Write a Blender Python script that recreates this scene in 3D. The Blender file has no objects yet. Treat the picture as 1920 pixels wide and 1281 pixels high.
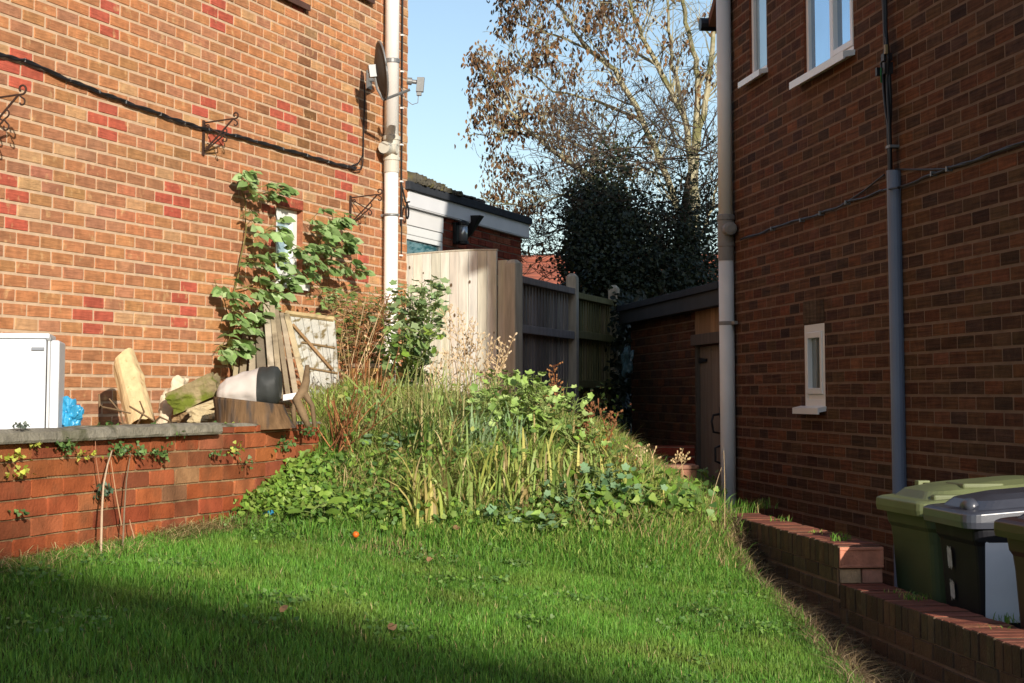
import bpy, math, random
import numpy as np
from mathutils import Vector, Matrix, noise as mnoise
R = math.radians
rng = random.Random(7)
nr = np.random.default_rng(11)
SC = bpy.context.scene
COL = SC.collection

# ------------------------------------------------------------------ camera
F_PX, PITCH, CX, CY = 3300.0, R(5.0), 960.0, 453.0     # focal length in photo pixels, tilt, principal point
cd = bpy.data.cameras.new('camera')
cam = bpy.data.objects.new('camera', cd); COL.objects.link(cam)
cd.sensor_fit = 'HORIZONTAL'; cd.sensor_width = 36.0
cd.lens = F_PX / 1920 * 36.0
cd.shift_y = -(640.5 - CY) / 1920
cd.clip_start = 0.1; cd.clip_end = 1000
cam.location = (0, 0, 0); cam.rotation_euler = (R(90) + PITCH, 0, 0)
SC.camera = cam

# ------------------------------------------------------------------ sky, sun, exposure
SUN_AZ, SUN_EL = R(21.5), R(20.0)       # sun behind the camera, to the right
w = bpy.data.worlds.new('World'); SC.world = w; w.use_nodes = True
nt = w.node_tree; nt.nodes.clear()
sky = nt.nodes.new('ShaderNodeTexSky'); sky.sky_type = 'NISHITA'; sky.sun_disc = False
sky.sun_elevation = SUN_EL; sky.sun_rotation = math.pi - SUN_AZ
sky.altitude = 50; sky.air_density = 1.0; sky.dust_density = 1.0; sky.ozone_density = 1.2
bg = nt.nodes.new('ShaderNodeBackground'); bg.inputs[1].default_value = 0.13
wo = nt.nodes.new('ShaderNodeOutputWorld')
nt.links.new(sky.outputs[0], bg.inputs[0]); nt.links.new(bg.outputs[0], wo.inputs[0])
sl = bpy.data.lights.new('sun', 'SUN'); sl.energy = 5.0; sl.angle = R(0.5); sl.color = (1.0, 0.925, 0.82)
sun = bpy.data.objects.new('sun', sl); COL.objects.link(sun)
sun.rotation_euler = (R(90) - SUN_EL, 0, SUN_AZ)
SC.view_settings.view_transform = 'Standard'; SC.view_settings.look = 'None'
SC.view_settings.exposure = 0.3; SC.view_settings.gamma = 1.0
try:
    SC.cycles.max_bounces = 6; SC.cycles.transparent_max_bounces = 8
except Exception: pass

# ------------------------------------------------------------------ measuring helpers
CP, SP = math.cos(PITCH), math.sin(PITCH)
def ray(px, py):
    a, b = (px - CX) / F_PX, -(py - CY) / F_PX
    d = Vector((a, CP - b * SP, SP + b * CP))
    return d / d.y
def at(px, py, Y): return ray(px, py) * Y
def proj(p):
    p = Vector(p); f = p.y * CP + p.z * SP; u = -p.y * SP + p.z * CP
    return CX + F_PX * p.x / f, CY - F_PX * u / f
class Fr:
    """a vertical plane: origin (x,y), u direction along it, n out of it"""
    def __init__(s, o, u, n):
        s.o = Vector((o[0], o[1], 0)); s.u = Vector((u[0], u[1], 0)).normalized(); s.n = Vector((n[0], n[1], 0)).normalized()
    def p(s, u, z, w=0.0):
        v = s.o + s.u * u + s.n * w; return Vector((v.x, v.y, z))
    def hit(s, px, py, w=0.0):
        d = ray(px, py); t = (s.o + s.n * w).dot(s.n) / d.dot(s.n); q = d * t
        return (q - s.o).dot(s.u), q.z
HZ = 742.0; FH = F_PX / CP
def vpdir(vx): a = math.atan((vx - CX) / FH); return Vector((math.sin(a), math.cos(a)))
def ptz(px, Z): return ((px - CX) / FH * Z, Z)
KA, VA, KB, VB = 4.79e-5, 2090.0, 7.95e-5, 490.0
dA = vpdir(VA); oA = ptz(762, 1 / (KA * (VA - 762)))
FA = Fr(oA, -dA, (dA.y, -dA.x))                     # left house side wall, u grows towards the camera
dB = vpdir(VB); oB = ptz(1375, 1 / (KB * (1375 - VB)))
FB = Fr(oB, -dB, (-dB.y, dB.x))                     # right house side wall
oR = ptz(600, 9.78); FRW = Fr(oR, -dA, (dA.y, -dA.x))   # garden retaining wall
dL = vpdir(570); oL = ptz(1568, 8.39); FL = Fr(oL, -dL, (-dL.y, dL.x))   # low wall by the drive (left face)
def S(r, g, b):
    f = lambda c: (c / 12.92 if c <= .04045 else ((c + .055) / 1.055) ** 2.4)
    return (f(r / 255), f(g / 255), f(b / 255))
def jit(c, a=.1, h=.03):
    k = 1 + rng.uniform(-a, a); return tuple(max(0, x * k * (1 + rng.uniform(-h, h))) for x in c)
def lerp(a, b, t): return a + (b - a) * t
def sm(t): t = min(1, max(0, t)); return t * t * (3 - 2 * t)

# ------------------------------------------------------------------ materials
MATS = {}
def mat(name, col=(.5, .5, .5), attr=False, var=.18, vs=6.0, rough=.8, bump=0.0, bs=80.0, spec=.3, metal=0.0,
        col2=None, c2s=3.0, c2lo=.5, c2hi=.62, stretch=(1, 1, 1), transl=0.0, coat=0.0, streak=0.0, streak_s=(8, 8, 120), alpha=1.0, loc=False):
    if name in MATS: return MATS[name]
    m = bpy.data.materials.new(name); m.use_nodes = True; t = m.node_tree; N = t.nodes; L = t.links
    b = N['Principled BSDF']; b.inputs['Roughness'].default_value = rough; b.inputs['Metallic'].default_value = metal
    b.inputs['Specular IOR Level'].default_value = spec; b.inputs['Coat Weight'].default_value = coat
    geo = N.new('ShaderNodeTexCoord') if loc else N.new('ShaderNodeNewGeometry'); pos = geo.outputs['Object' if loc else 'Position']
    mp = N.new('ShaderNodeMapping'); mp.inputs['Scale'].default_value = stretch; L.new(pos, mp.inputs['Vector'])
    if attr:
        a = N.new('ShaderNodeAttribute'); a.attribute_name = 'Col'; c = a.outputs['Color']
    else:
        a = N.new('ShaderNodeRGB'); a.outputs[0].default_value = (*col, 1); c = a.outputs[0]
    def nz(scale, det=4, vec=None):
        n = N.new('ShaderNodeTexNoise'); n.inputs['Scale'].default_value = scale; n.inputs['Detail'].default_value = det
        L.new(vec or mp.outputs[0], n.inputs['Vector']); return n
    if col2:
        n = nz(c2s, 6); r = N.new('ShaderNodeMapRange'); r.inputs[1].default_value = c2lo; r.inputs[2].default_value = c2hi
        L.new(n.outputs['Fac'], r.inputs[0])
        x = N.new('ShaderNodeMix'); x.data_type = 'RGBA'; L.new(r.outputs[0], x.inputs[0]); L.new(c, x.inputs[6]); x.inputs[7].default_value = (*col2, 1); c = x.outputs[2]
    def mulvar(c, fac, amt):
        r = N.new('ShaderNodeMapRange'); r.inputs[1].default_value = .25; r.inputs[2].default_value = .75
        r.inputs[3].default_value = 1 - amt; r.inputs[4].default_value = 1 + amt; L.new(fac, r.inputs[0])
        x = N.new('ShaderNodeVectorMath'); x.operation = 'SCALE'; L.new(c, x.inputs[0]); L.new(r.outputs[0], x.inputs['Scale']); return x.outputs[0]
    if var: c = mulvar(c, nz(vs, 6).outputs['Fac'], var)
    hs = None
    if streak:
        ms = N.new('ShaderNodeMapping'); ms.inputs['Scale'].default_value = streak_s; L.new(pos, ms.inputs['Vector'])
        sn = nz(1.0, 4, ms.outputs[0]); c = mulvar(c, sn.outputs['Fac'], streak); hs = sn.outputs['Fac']
    L.new(c, b.inputs['Base Color'])
    if bump:
        n = nz(bs, 6); bp = N.new('ShaderNodeBump'); bp.inputs['Strength'].default_value = bump; bp.inputs['Distance'].default_value = .01
        h = n.outputs['Fac']
        if hs:
            ad = N.new('ShaderNodeMath'); ad.operation = 'ADD'; L.new(h, ad.inputs[0]); L.new(hs, ad.inputs[1]); h = ad.outputs[0]
        L.new(h, bp.inputs['Height']); L.new(bp.outputs[0], b.inputs['Normal'])
    if transl:
        tr = N.new('ShaderNodeBsdfTranslucent'); L.new(c, tr.inputs['Color']); mx = N.new('ShaderNodeMixShader'); mx.inputs[0].default_value = transl
        L.new(b.outputs[0], mx.inputs[1]); L.new(tr.outputs[0], mx.inputs[2]); L.new(mx.outputs[0], N['Material Output'].inputs['Surface'])
    MATS[name] = m; return m

M_BRICK_L = mat('rustic_brick', attr=True, var=.22, vs=16, rough=.9, bump=.6, bs=140, spec=.15, streak=.2, streak_s=(7, 7, 80), col2=S(206, 168, 120), c2s=14, c2lo=.6, c2hi=.8)
M_MORT_L = mat('cream_mortar', S(198, 171, 142), var=.14, vs=14, rough=.95, bump=.4, bs=160, spec=.1)
M_BRICK_R = mat('dark_rustic_brick', attr=True, var=.25, vs=18, rough=.9, bump=.7, bs=140, spec=.15, streak=.42, streak_s=(3, 3, 75))
M_MORT_R = mat('grey_mortar', S(122, 100, 84), var=.18, vs=10, rough=.95, bump=.4, bs=160, spec=.1)
M_BRICK_G = mat('garden_brick', attr=True, var=.3, vs=9, rough=.9, bump=.45, bs=70, spec=.12, col2=S(112, 74, 50), c2s=5, c2lo=.5, c2hi=.8)
M_MORT_G = mat('old_mortar', S(138, 114, 84), var=.5, vs=9, rough=.95, bump=.6, bs=90, spec=.1)
M_BRICK_C = mat('coping_brick', attr=True, var=.32, vs=18, rough=.7, bump=.5, bs=90, spec=.3, col2=S(100, 84, 62), c2s=8, c2lo=.6, c2hi=.74)
M_UPVC = mat('white_upvc', S(232, 232, 228), var=.03, rough=.35, spec=.5)
M_UPVC2 = mat('weathered_upvc', S(226, 224, 220), var=.06, vs=3, rough=.45, spec=.4, col2=S(190, 188, 180), c2s=4, c2lo=.62, c2hi=.8)
M_PIPE_W = mat('white_pipe_plastic', S(228, 226, 220), var=.06, vs=4, rough=.5, spec=.4)
M_PIPE_C = mat('grey_cream_plastic', S(186, 182, 168), var=.08, vs=8, rough=.55, spec=.4)
M_PIPE_R = mat('pale_grey_pipe', S(226, 225, 216), var=.08, vs=3, rough=.5, spec=.4)
M_PIPE_RC = mat('grey_pipe_socket', S(140, 136, 128), var=.08, vs=8, rough=.6, spec=.3)
M_CONDUIT = mat('slate_conduit', S(112, 122, 140), var=.1, vs=3, rough=.5, spec=.4)
M_BLACK = mat('black_rubber', (.012, .012, .013), var=.3, vs=20, rough=.5, spec=.4)
M_IRON = mat('rusty_iron', S(58, 40, 32), var=.4, vs=60, rough=.8, spec=.3, bump=.3)
M_STEEL = mat('grey_metal', S(120, 122, 122), var=.1, vs=20, rough=.45, metal=.3, spec=.5)
M_GLASS = None
def glassmat(name, tint, rough=.04, var=.2, metal=.0, spec=1.0):
    return mat(name, tint, var=var, vs=3, rough=rough, spec=spec, coat=1.0, metal=metal)
M_GLASS_UP = glassmat('window_glass', S(128, 164, 196), metal=.85, var=.12)
M_GLASS_FR = glassmat('frosted_glass', S(118, 140, 148), rough=.3, metal=.4)
M_GLASS_DK = glassmat('dark_glass', S(70, 76, 66), rough=.3, spec=.5)
M_GATE = mat('pale_gate_wood', attr=True, var=.2, vs=5, rough=.85, spec=.15, stretch=(6, 6, .7), bump=.25, bs=20, col2=S(172, 172, 132), c2s=.7, c2lo=.58, c2hi=.78)
M_FENCE = mat('grey_fence_wood', attr=True, var=.25, vs=6, rough=.9, spec=.1, stretch=(5, 5, .6), bump=.3, bs=18)
M_POST = mat('fence_post_wood', S(184, 175, 156), var=.2, vs=6, rough=.9, spec=.1, stretch=(6, 6, .7), bump=.3, bs=20)
M_DOORW = mat('grey_door_wood', attr=True, var=.22, vs=6, rough=.9, spec=.1, stretch=(5, 5, .5), bump=.3, bs=18)
M_OLDWOOD = mat('old_board_wood', attr=True, var=.28, vs=8, rough=.9, spec=.1, bump=.4, bs=40, col2=S(96, 84, 68), c2s=6, c2lo=.55, c2hi=.7)
M_FELT = mat('roof_felt', S(52, 55, 60), var=.2, vs=8, rough=.85, spec=.2, bump=.4, bs=100)
M_WHITEBRD = mat('white_fascia', S(222, 222, 222), var=.05, vs=4, rough=.6, spec=.3)
M_DARKBRD = mat('black_fascia', S(62, 64, 66), var=.15, vs=5, rough=.8, spec=.2)
M_TILE_MOSS = mat('mossy_tile', S(84, 80, 70), var=.3, vs=10, rough=.95, spec=.1, bump=.6, bs=60, col2=S(104, 98, 54), c2s=9, c2lo=.48, c2hi=.64)
M_TILE_RED = mat('red_roof_tile', S(142, 86, 70), var=.2, vs=2, rough=.9, spec=.1)
M_TILE_BR = mat('brown_roof_tile', S(120, 84, 66), var=.2, vs=3, rough=.9, spec=.1, bump=.4)
M_SOIL = mat('soil', S(92, 72, 50), var=.4, vs=8, rough=1, spec=.05, bump=.8, bs=30)
M_LAWNSOIL = mat('turf_earth', S(66, 74, 34), var=.35, vs=5, rough=1, spec=.05, bump=.6, bs=40)
M_DRIVE = mat('concrete_drive', S(140, 134, 126), var=.2, vs=3, rough=.9, spec=.15, bump=.3, bs=60)
M_FIELD = mat('far_ground', S(96, 104, 64), var=.3, vs=.5, rough=1, spec=.05)
M_GRASS = mat('grass_blade', attr=True, var=0, rough=.55, spec=.3, transl=.28)
M_LEAF = mat('leaf', attr=True, var=.1, vs=30, rough=.5, spec=.35, transl=.25)
M_DRYLEAF = mat('dry_leaf', attr=True, var=.15, vs=30, rough=.8, spec=.15, transl=.2)
M_STEM = mat('plant_stem', attr=True, var=.15, vs=40, rough=.8, spec=.15)
M_BARK = mat('pale_bark', S(158, 150, 122), var=.28, vs=6, rough=.9, spec=.1, bump=.4, bs=40, col2=S(112, 110, 74), c2s=5)
M_STONE = mat('rubble_stone', attr=True, var=.25, vs=12, rough=.95, spec=.1, bump=.8, bs=45)
M_MOSS = mat('mossy_stone', S(138, 124, 92), var=.3, vs=10, rough=.95, spec=.1, bump=.8, bs=40, col2=S(96, 104, 40), c2s=7, c2lo=.5, c2hi=.6)
M_COPING = mat('concrete_coping', S(128, 122, 108), var=.3, vs=16, rough=.95, spec=.1, bump=.7, bs=70, col2=S(84, 84, 62), c2s=7, c2lo=.52, c2hi=.66)

# ------------------------------------------------------------------ mesh builder
class MB:
    def __init__(s): s.v, s.f, s.c, s.m = [], [], [], []
    def poly(s, pts, col=(.5, .5, .5), m=0):
        k = len(s.v); s.v.extend([tuple(p) for p in pts]); s.f.append(tuple(range(k, k + len(pts)))); s.c.append(col); s.m.append(m)
    def faces(s, vs, fs, col=(.5, .5, .5), m=0):
        k = len(s.v); s.v.extend([tuple(p) for p in vs])
        for f in fs: s.f.append(tuple(i + k for i in f)); s.c.append(col); s.m.append(m)
    def hexa(s, c8, col=(.5, .5, .5), m=0):
        s.faces(c8, [(0, 3, 2, 1), (4, 5, 6, 7), (0, 1, 5, 4), (1, 2, 6, 5), (2, 3, 7, 6), (3, 0, 4, 7)], col, m)
    def box(s, o, a, b, c, col=(.5, .5, .5), m=0):
        """corner o, edge vectors a b c"""
        o, a, b, c = Vector(o), Vector(a), Vector(b), Vector(c)
        s.hexa([o, o + a, o + a + b, o + b, o + c, o + a + c, o + a + b + c, o + b + c], col, m)
    def fbox(s, fr, u0, u1, z0, z1, w0, w1, col=(.5, .5, .5), m=0):
        s.box(fr.p(u0, z0, w0), fr.u * (u1 - u0), fr.n * (w1 - w0), (0, 0, z1 - z0), col, m)
    def tube(s, pts, rad, seg=8, col=(.5, .5, .5), m=0, cap=True):
        pts = [Vector(p) for p in pts]; n = len(pts)
        if not hasattr(rad, '__len__'): rad = [rad] * n
        k0 = len(s.v); prev = None
        for i, p in enumerate(pts):
            t = (pts[min(i + 1, n - 1)] - pts[max(i - 1, 0)])
            t = t.normalized() if t.length > 1e-9 else Vector((0, 0, 1))
            if prev is None:
                a = t.cross(Vector((0, 0, 1)) if abs(t.z) < .9 else Vector((1, 0, 0))).normalized()
            else:
                a = prev - t * prev.dot(t); a = a.normalized() if a.length > 1e-6 else t.orthogonal().normalized()
            prev = a; b = t.cross(a)
            for j in range(seg):
                g = 2 * math.pi * j / seg; s.v.append(tuple(p + (a * math.cos(g) + b * math.sin(g)) * rad[i]))
        for i in range(n - 1):
            for j in range(seg):
                j2 = (j + 1) % seg
                s.f.append((k0 + i * seg + j, k0 + i * seg + j2, k0 + (i + 1) * seg + j2, k0 + (i + 1) * seg + j)); s.c.append(col); s.m.append(m)
        if cap:
            s.f.append(tuple(k0 + j for j in range(seg))[::-1]); s.c.append(col); s.m.append(m)
            s.f.append(tuple(k0 + (n - 1) * seg + j for j in range(seg))); s.c.append(col); s.m.append(m)
    def lathe(s, c, prof, seg=20, col=(.5, .5, .5), m=0, ax=None):
        """prof: list of (r, h); axis z or ax vector"""
        c = Vector(c); q = Vector((0, 0, 1)).rotation_difference(Vector(ax)) if ax is not None else None
        k0 = len(s.v)
        for r, h in prof:
            for j in range(seg):
                g = 2 * math.pi * j / seg; p = Vector((r * math.cos(g), r * math.sin(g), h))
                if q: p = q @ p
                s.v.append(tuple(c + p))
        for i in range(len(prof) - 1):
            for j in range(seg):
                j2 = (j + 1) % seg
                s.f.append((k0 + i * seg + j, k0 + i * seg + j2, k0 + (i + 1) * seg + j2, k0 + (i + 1) * seg + j)); s.c.append(col); s.m.append(m)
        for e, rev in ((0, True), (len(prof) - 1, False)):
            if prof[e][0] > 1e-4:
                f = tuple(k0 + e * seg + j for j in range(seg)); s.f.append(f[::-1] if rev else f); s.c.append(col); s.m.append(m)
    def rock(s, c, size, seed, col=(.5, .5, .5), m=0, rough=.25, rot=None, boxy=.55, n=7):
        """irregular lump: a squashed cube-sphere with noise"""
        rot = rot or Matrix.Identity(3); c = Vector(c); idx = {}; vs = []; fs = []
        def vert(p):
            k = tuple(round(x, 5) for x in p)
            if k in idx: return idx[k]
            q = Vector(p); sph = q.normalized(); q = q * boxy + sph * (1 - boxy)
            d = mnoise.fractal(q * 1.3 + Vector((seed * 7.1, seed * 3.3, seed)), 1, 2, 4)
            q = q * (1 + rough * d)
            idx[k] = len(vs); vs.append(c + rot @ Vector((q.x * size[0] / 2, q.y * size[1] / 2, q.z * size[2] / 2))); return idx[k]
        for ax in range(3):
            for sg in (-1, 1):
                for i in range(n):
                    for j in range(n):
                        cc = []
                        for a, b in ((i, j), (i + 1, j), (i + 1, j + 1), (i, j + 1)):
                            p = [0, 0, 0]; p[ax] = sg; p[(ax + 1) % 3] = a / n * 2 - 1; p[(ax + 2) % 3] = (b / n * 2 - 1) * sg; cc.append(vert(p))
                        fs.append(tuple(cc))
        s.faces(vs, fs, col, m)
    def build(s, name, mats, parent=None, smooth=False, bevel=0.0, loc=None, autosm=False):
        if not isinstance(mats, (list, tuple)): mats = [mats]
        off = Vector(parent['wl'][:]) if parent is not None and 'wl' in parent else Vector((0, 0, 0))
        if parent is None and loc is not None: off = Vector(loc)
        me = bpy.data.meshes.new(name)
        me.from_pydata([(x - off.x, y - off.y, z - off.z) for x, y, z in s.v], [], s.f)
        for mm in mats: me.materials.append(mm)
        if any(s.m): me.polygons.foreach_set('material_index', s.m)
        at_ = me.attributes.new('Col', 'FLOAT_COLOR', 'FACE')
        at_.data.foreach_set('color', np.array([(c[0], c[1], c[2], 1.0) for c in s.c], dtype=np.float32).ravel())
        if smooth: me.polygons.foreach_set('use_smooth', [True] * len(s.f))
        me.update()
        o = bpy.data.objects.new(name, me); COL.objects.link(o)
        if parent is not None:
            o.parent = parent; o['wl'] = tuple(off)
        elif loc is not None: o.location = off; o['wl'] = tuple(off)
        if bevel:
            b = o.modifiers.new('bevel', 'BEVEL'); b.width = bevel; b.segments = 2; b.limit_method = 'ANGLE'; b.angle_limit = R(40)
        return o
def tag(o, label=None, cat=None, group=None, kind=None):
    if label: o['label'] = label
    if cat: o['category'] = cat
    if group: o['group'] = group
    if kind: o['kind'] = kind
    return o
def thing(name, label, cat, loc, group=None):
    o = bpy.data.objects.new(name, None); COL.objects.link(o); o.empty_display_size = .1
    o.location = loc; o['wl'] = tuple(Vector(loc)); return tag(o, label, cat, group)

# leaf / blade batches (numpy, one mesh each)
class Batch:
    def __init__(s): s.V, s.L, s.N, s.C, s.k = [], [], [], [], 0
    def add(s, V, loops, counts, cols):
        """V (n,k,3) per-instance verts; loops template flat idx; counts template polygon sizes; cols (n,3)"""
        n, k, _ = V.shape
        if n == 0: return
        s.V.append(V.reshape(-1, 3)); l = (np.arange(n)[:, None] * k + np.array(loops)[None, :] + s.k).ravel(); s.L.append(l)
        s.N.append(np.tile(np.array(counts), n)); s.C.append(np.repeat(cols, len(counts), axis=0)); s.k += n * k
    def build(s, name, mats, parent=None, loc=None, smooth=False):
        off = np.array(parent['wl'][:]) if parent is not None else (np.array(loc) if loc is not None else np.zeros(3))
        V = np.concatenate(s.V) - off; L = np.concatenate(s.L); N = np.concatenate(s.N); C = np.concatenate(s.C)
        me = bpy.data.meshes.new(name); me.vertices.add(len(V)); me.vertices.foreach_set('co', V.astype(np.float32).ravel())
        me.loops.add(len(L)); me.loops.foreach_set('vertex_index', L.astype(np.int32))
        me.polygons.add(len(N)); st = np.concatenate([[0], np.cumsum(N)[:-1]]).astype(np.int32); me.polygons.foreach_set('loop_start', st)
        if smooth: me.polygons.foreach_set('use_smooth', np.ones(len(N), dtype=bool))
        me.materials.append(mats); me.update(calc_edges=True)
        a = me.attributes.new('Col', 'FLOAT_COLOR', 'FACE'); a.data.foreach_set('color', np.concatenate([C, np.ones((len(C), 1))], 1).astype(np.float32).ravel())
        me.validate()
        o = bpy.data.objects.new(name, me); COL.objects.link(o)
        if parent is not None: o.parent = parent; o['wl'] = tuple(float(x) for x in off)
        elif loc is not None: o.location = off; o['wl'] = tuple(float(x) for x in off)
        return o
def nrm(a): return a / np.maximum(np.linalg.norm(a, axis=-1, keepdims=True), 1e-9)
def colvar(cols, n, amt=.2):
    """n random picks from a palette, with brightness noise"""
    P = np.array(cols); c = P[nr.integers(0, len(P), n)]; m = P[nr.integers(0, len(P), n)]; t = nr.random((n, 1)) * .5
    return (c * (1 - t) + m * t) * (1 + nr.uniform(-amt, amt, (n, 1)))
T_OV = (np.array([(0, 0, 0), (-.26, .28, .05), (-.24, .64, .04), (0, 1, -.1), (.24, .64, .04), (.26, .28, .05), (0, .34, 0), (0, .68, -.02)]),
        [0, 6, 1, 1, 6, 7, 2, 2, 7, 3, 0, 5, 6, 5, 4, 7, 6, 4, 3, 7], [3, 4, 3, 3, 4, 3])
def lobed(lobes=5, deep=.3, cup=.12):
    n = lobes * 4; pts = [(0, .45, 0)]
    for i in range(n):
        g = math.pi * 2 * (i + .5) / n - math.pi / 2; r = .5 * (1 - deep * (.5 + .5 * math.cos(g * lobes + math.pi / 2)))
        pts.append((r * math.cos(g), .45 + r * math.sin(g), cup * (r / .5) ** 2))
    L = []; 
    for i in range(n): L += [0, 1 + i, 1 + (i + 1) % n]
    return (np.array(pts), L, [3] * n)
T_LOB = lobed(5, .32, .1); T_RND = lobed(7, .12, .16); T_LOB3 = lobed(3, .4, .08)
def leaves(bt, T, P, D, size, cols, wid=1.0, up=None, fold=0.0):
    """put leaf template T at points P, axis D, sizes; blade normal near up vector"""
    n = len(P)
    if n == 0: return
    D = nrm(D); U = np.tile(np.array([.2, -.55, .75]), (n, 1)) if up is None else up
    U = U + nr.normal(0, .45, (n, 3)); X = nrm(np.cross(D, U)); Nn = np.cross(X, D)
    t = T[0]; sz = np.asarray(size).reshape(-1, 1, 1) * np.ones((n, 1, 1))
    V = P[:, None, :] + sz * (t[None, :, 0:1] * wid * X[:, None, :] + t[None, :, 1:2] * D[:, None, :] + (t[None, :, 2:3] + fold * np.abs(t[None, :, 0:1])) * Nn[:, None, :])
    bt.add(V, T[1], T[2], cols)
def blades(bt, P, h, wd, lean, cols, seg=2, droop=.5, az=None):
    """strap or grass blades growing from P; h height, wd width, lean sideways reach (arrays)"""
    n = len(P)
    if n == 0: return
    az = nr.uniform(0, 2 * np.pi, n) if az is None else az
    dr = np.stack([np.cos(az), np.sin(az), np.zeros(n)], 1); ta = az + np.pi / 2 + nr.normal(0, .5, n)
    sd = np.stack([np.cos(ta), np.sin(ta), np.zeros(n)], 1)
    h = np.asarray(h) * np.ones(n); wd = np.asarray(wd) * np.ones(n); lean = np.asarray(lean) * np.ones(n); dp = np.asarray(droop) * np.ones(n)
    vs = []
    for i in range(seg + 1):
        t = i / seg
        c = P + dr * (lean * t ** 1.8)[:, None] + np.array([0, 0, 1.0]) * (h * (t - dp * .5 * t ** 3))[:, None]
        if i < seg:
            ww = wd * (1 - t ** 2 * .75) * .5 * (.8 if i == 0 else 1)
            vs += [c - sd * ww[:, None], c + sd * ww[:, None]]
        else: vs.append(c)
    L, C = [], []
    for i in range(seg - 1): L += [2 * i, 2 * i + 1, 2 * i + 3, 2 * i + 2]; C.append(4)
    L += [2 * seg - 2, 2 * seg - 1, 2 * seg]; C.append(3)
    bt.add(np.stack(vs, 1), L, C, cols)
# ================================================================== GROUND
def G(x, y):
    """garden ground height"""
    yy = min(y, 11.6)
    z = -.86 + .064 * (yy - 8.02) - .13 * max(-2.6, min(x, 1.5))
    z += .46 * sm((y - 8.6) / 1.9) * (1 - sm((x - .5) / .8))
    z += .13 * sm((y - 9.3) / 1.0) * sm((x - .5) / .8)
    if y > 11.6: z = lerp(z, -.5, sm((y - 11.6) / 2.5))
    z += .018 * mnoise.noise(Vector((x * 1.7, y * 1.7, 3)))
    return z
def Gn(P):
    return np.array([G(a, b) for a, b in P])
def xleft(y):
    if y < 9.78: return FRW.o.x + (y - FRW.o.y) * dA.x / dA.y
    return FRW.o.x - .15 * sm((y - 9.78) / .6) + min(y - 9.78, 5.2) * .1
LAWN_EDGE = [(1.21, 12.5), (1.21, 10.9), (1.20, 10.2), (1.235, 8.9), (1.27, 8.2), (1.275, 6.9), (1.24, 5.6), (1.2, 3.0)]
def xedge(y):
    e = LAWN_EDGE
    if y >= e[0][1]: return e[0][0]
    for (x1, y1), (x0, y0) in zip(e, e[1:]):
        if y0 <= y <= y1: return lerp(x0, x1, (y - y0) / (y1 - y0))
    return e[-1][0]
def xlow(y): return FL.o.x + (y - FL.o.y) * dL.x / dL.y
def xright(y): return min(xlow(y) + .04, 1.33) if y > 10.3 else xlow(y) + .04
def soilz(x, y):
    d = (x - xedge(y)) / .3
    return G(x, y) - .12 * sm(d + .1) * (1 - sm((y - 9.6) / .8))
def build_ground():
    mb = MB(); ny, nx = 150, 60
    ys = [1.5 + (17.5 - 1.5) * i / ny for i in range(ny + 1)]
    vs = []
    for y in ys:
        a, b = xleft(y) - .05, xright(y)
        for i in range(nx + 1):
            x = lerp(a, b, i / nx); z = G(x, y)
            if y < 11: z = soilz(x, y) if x > xedge(y) else z
            vs.append((x, y, z))
    for v, fv in ((0, 0),):
        lawn, soil = [], []
        for j in range(ny):
            for i in range(nx):
                f = (j * (nx + 1) + i, j * (nx + 1) + i + 1, (j + 1) * (nx + 1) + i + 1, (j + 1) * (nx + 1) + i)
                cx = (vs[f[0]][0] + vs[f[1]][0]) / 2
                (soil if (cx > xedge(ys[j]) - .02 or ys[j] > 9.3) else lawn).append(f)
        mb.faces(vs, lawn, m=0); mb.faces(vs, soil, m=1)
        # skirt down to the drive level on the right
        for j in range(ny):
            if ys[j] > 9.6:
                a = vs[j * (nx + 1) + nx]; b = vs[(j + 1) * (nx + 1) + nx]
                mb.poly([a, b, (b[0], b[1], -1.6), (a[0], a[1], -1.6)], m=1)
    o = mb.build('garden_ground', [M_LAWNSOIL, M_SOIL], smooth=True); tag(o, 'sloping garden ground under the lawn and the weed bank', 'ground', kind='structure')
    # planting bed behind the retaining wall
    mb = MB(); vs = []
    for j in range(61):
        u = 6.5 - 11.5 * j / 60 * 1.0
        for i in range(13):
            w = -.1 - 1.18 * i / 12
            p = FRW.p(u, -.22 + .05 * mnoise.noise(Vector((u * 2, w * 2, 0))), w)
            if u < -.1: p.z = lerp(p.z, G(p.x, p.y) - .1, sm((-.1 - u) / 1.2))
            vs.append(p)
    mb.faces(vs, [(j * 13 + i, j * 13 + i + 1, (j + 1) * 13 + i + 1, (j + 1) * 13 + i) for j in range(60) for i in range(12)])
    tag(mb.build('planting_bed', M_SOIL, smooth=True), 'raised earth bed between the garden wall and the house', 'ground', kind='structure')
    # big base ground and drive
    mb = MB(); n = 40
    mb.poly([(-300, -200, -1.60), (300, -200, -1.60), (300, 500, -1.60), (-300, 500, -1.60)])
    tag(mb.build('ground', M_FIELD), 'wide ground around the houses', 'ground', kind='structure')
    mb = MB(); mb.poly([(1.2, -10, -1.50), (6, -10, -1.50), (6, 16, -1.50), (1.15, 16, -1.50)])
    tag(mb.build('drive', M_DRIVE), 'concrete drive beside the right hand house', 'drive', kind='structure')
    mb = MB(); mb.poly([(-60, -9, -1.56), (60, -9, -1.56), (60, -2, -1.56), (-60, -2, -1.56)])
    tag(mb.build('road', mat('asphalt', (.05, .05, .052), var=.2, rough=.9)), 'road behind the photographer', 'road', kind='structure')
build_ground()

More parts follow.
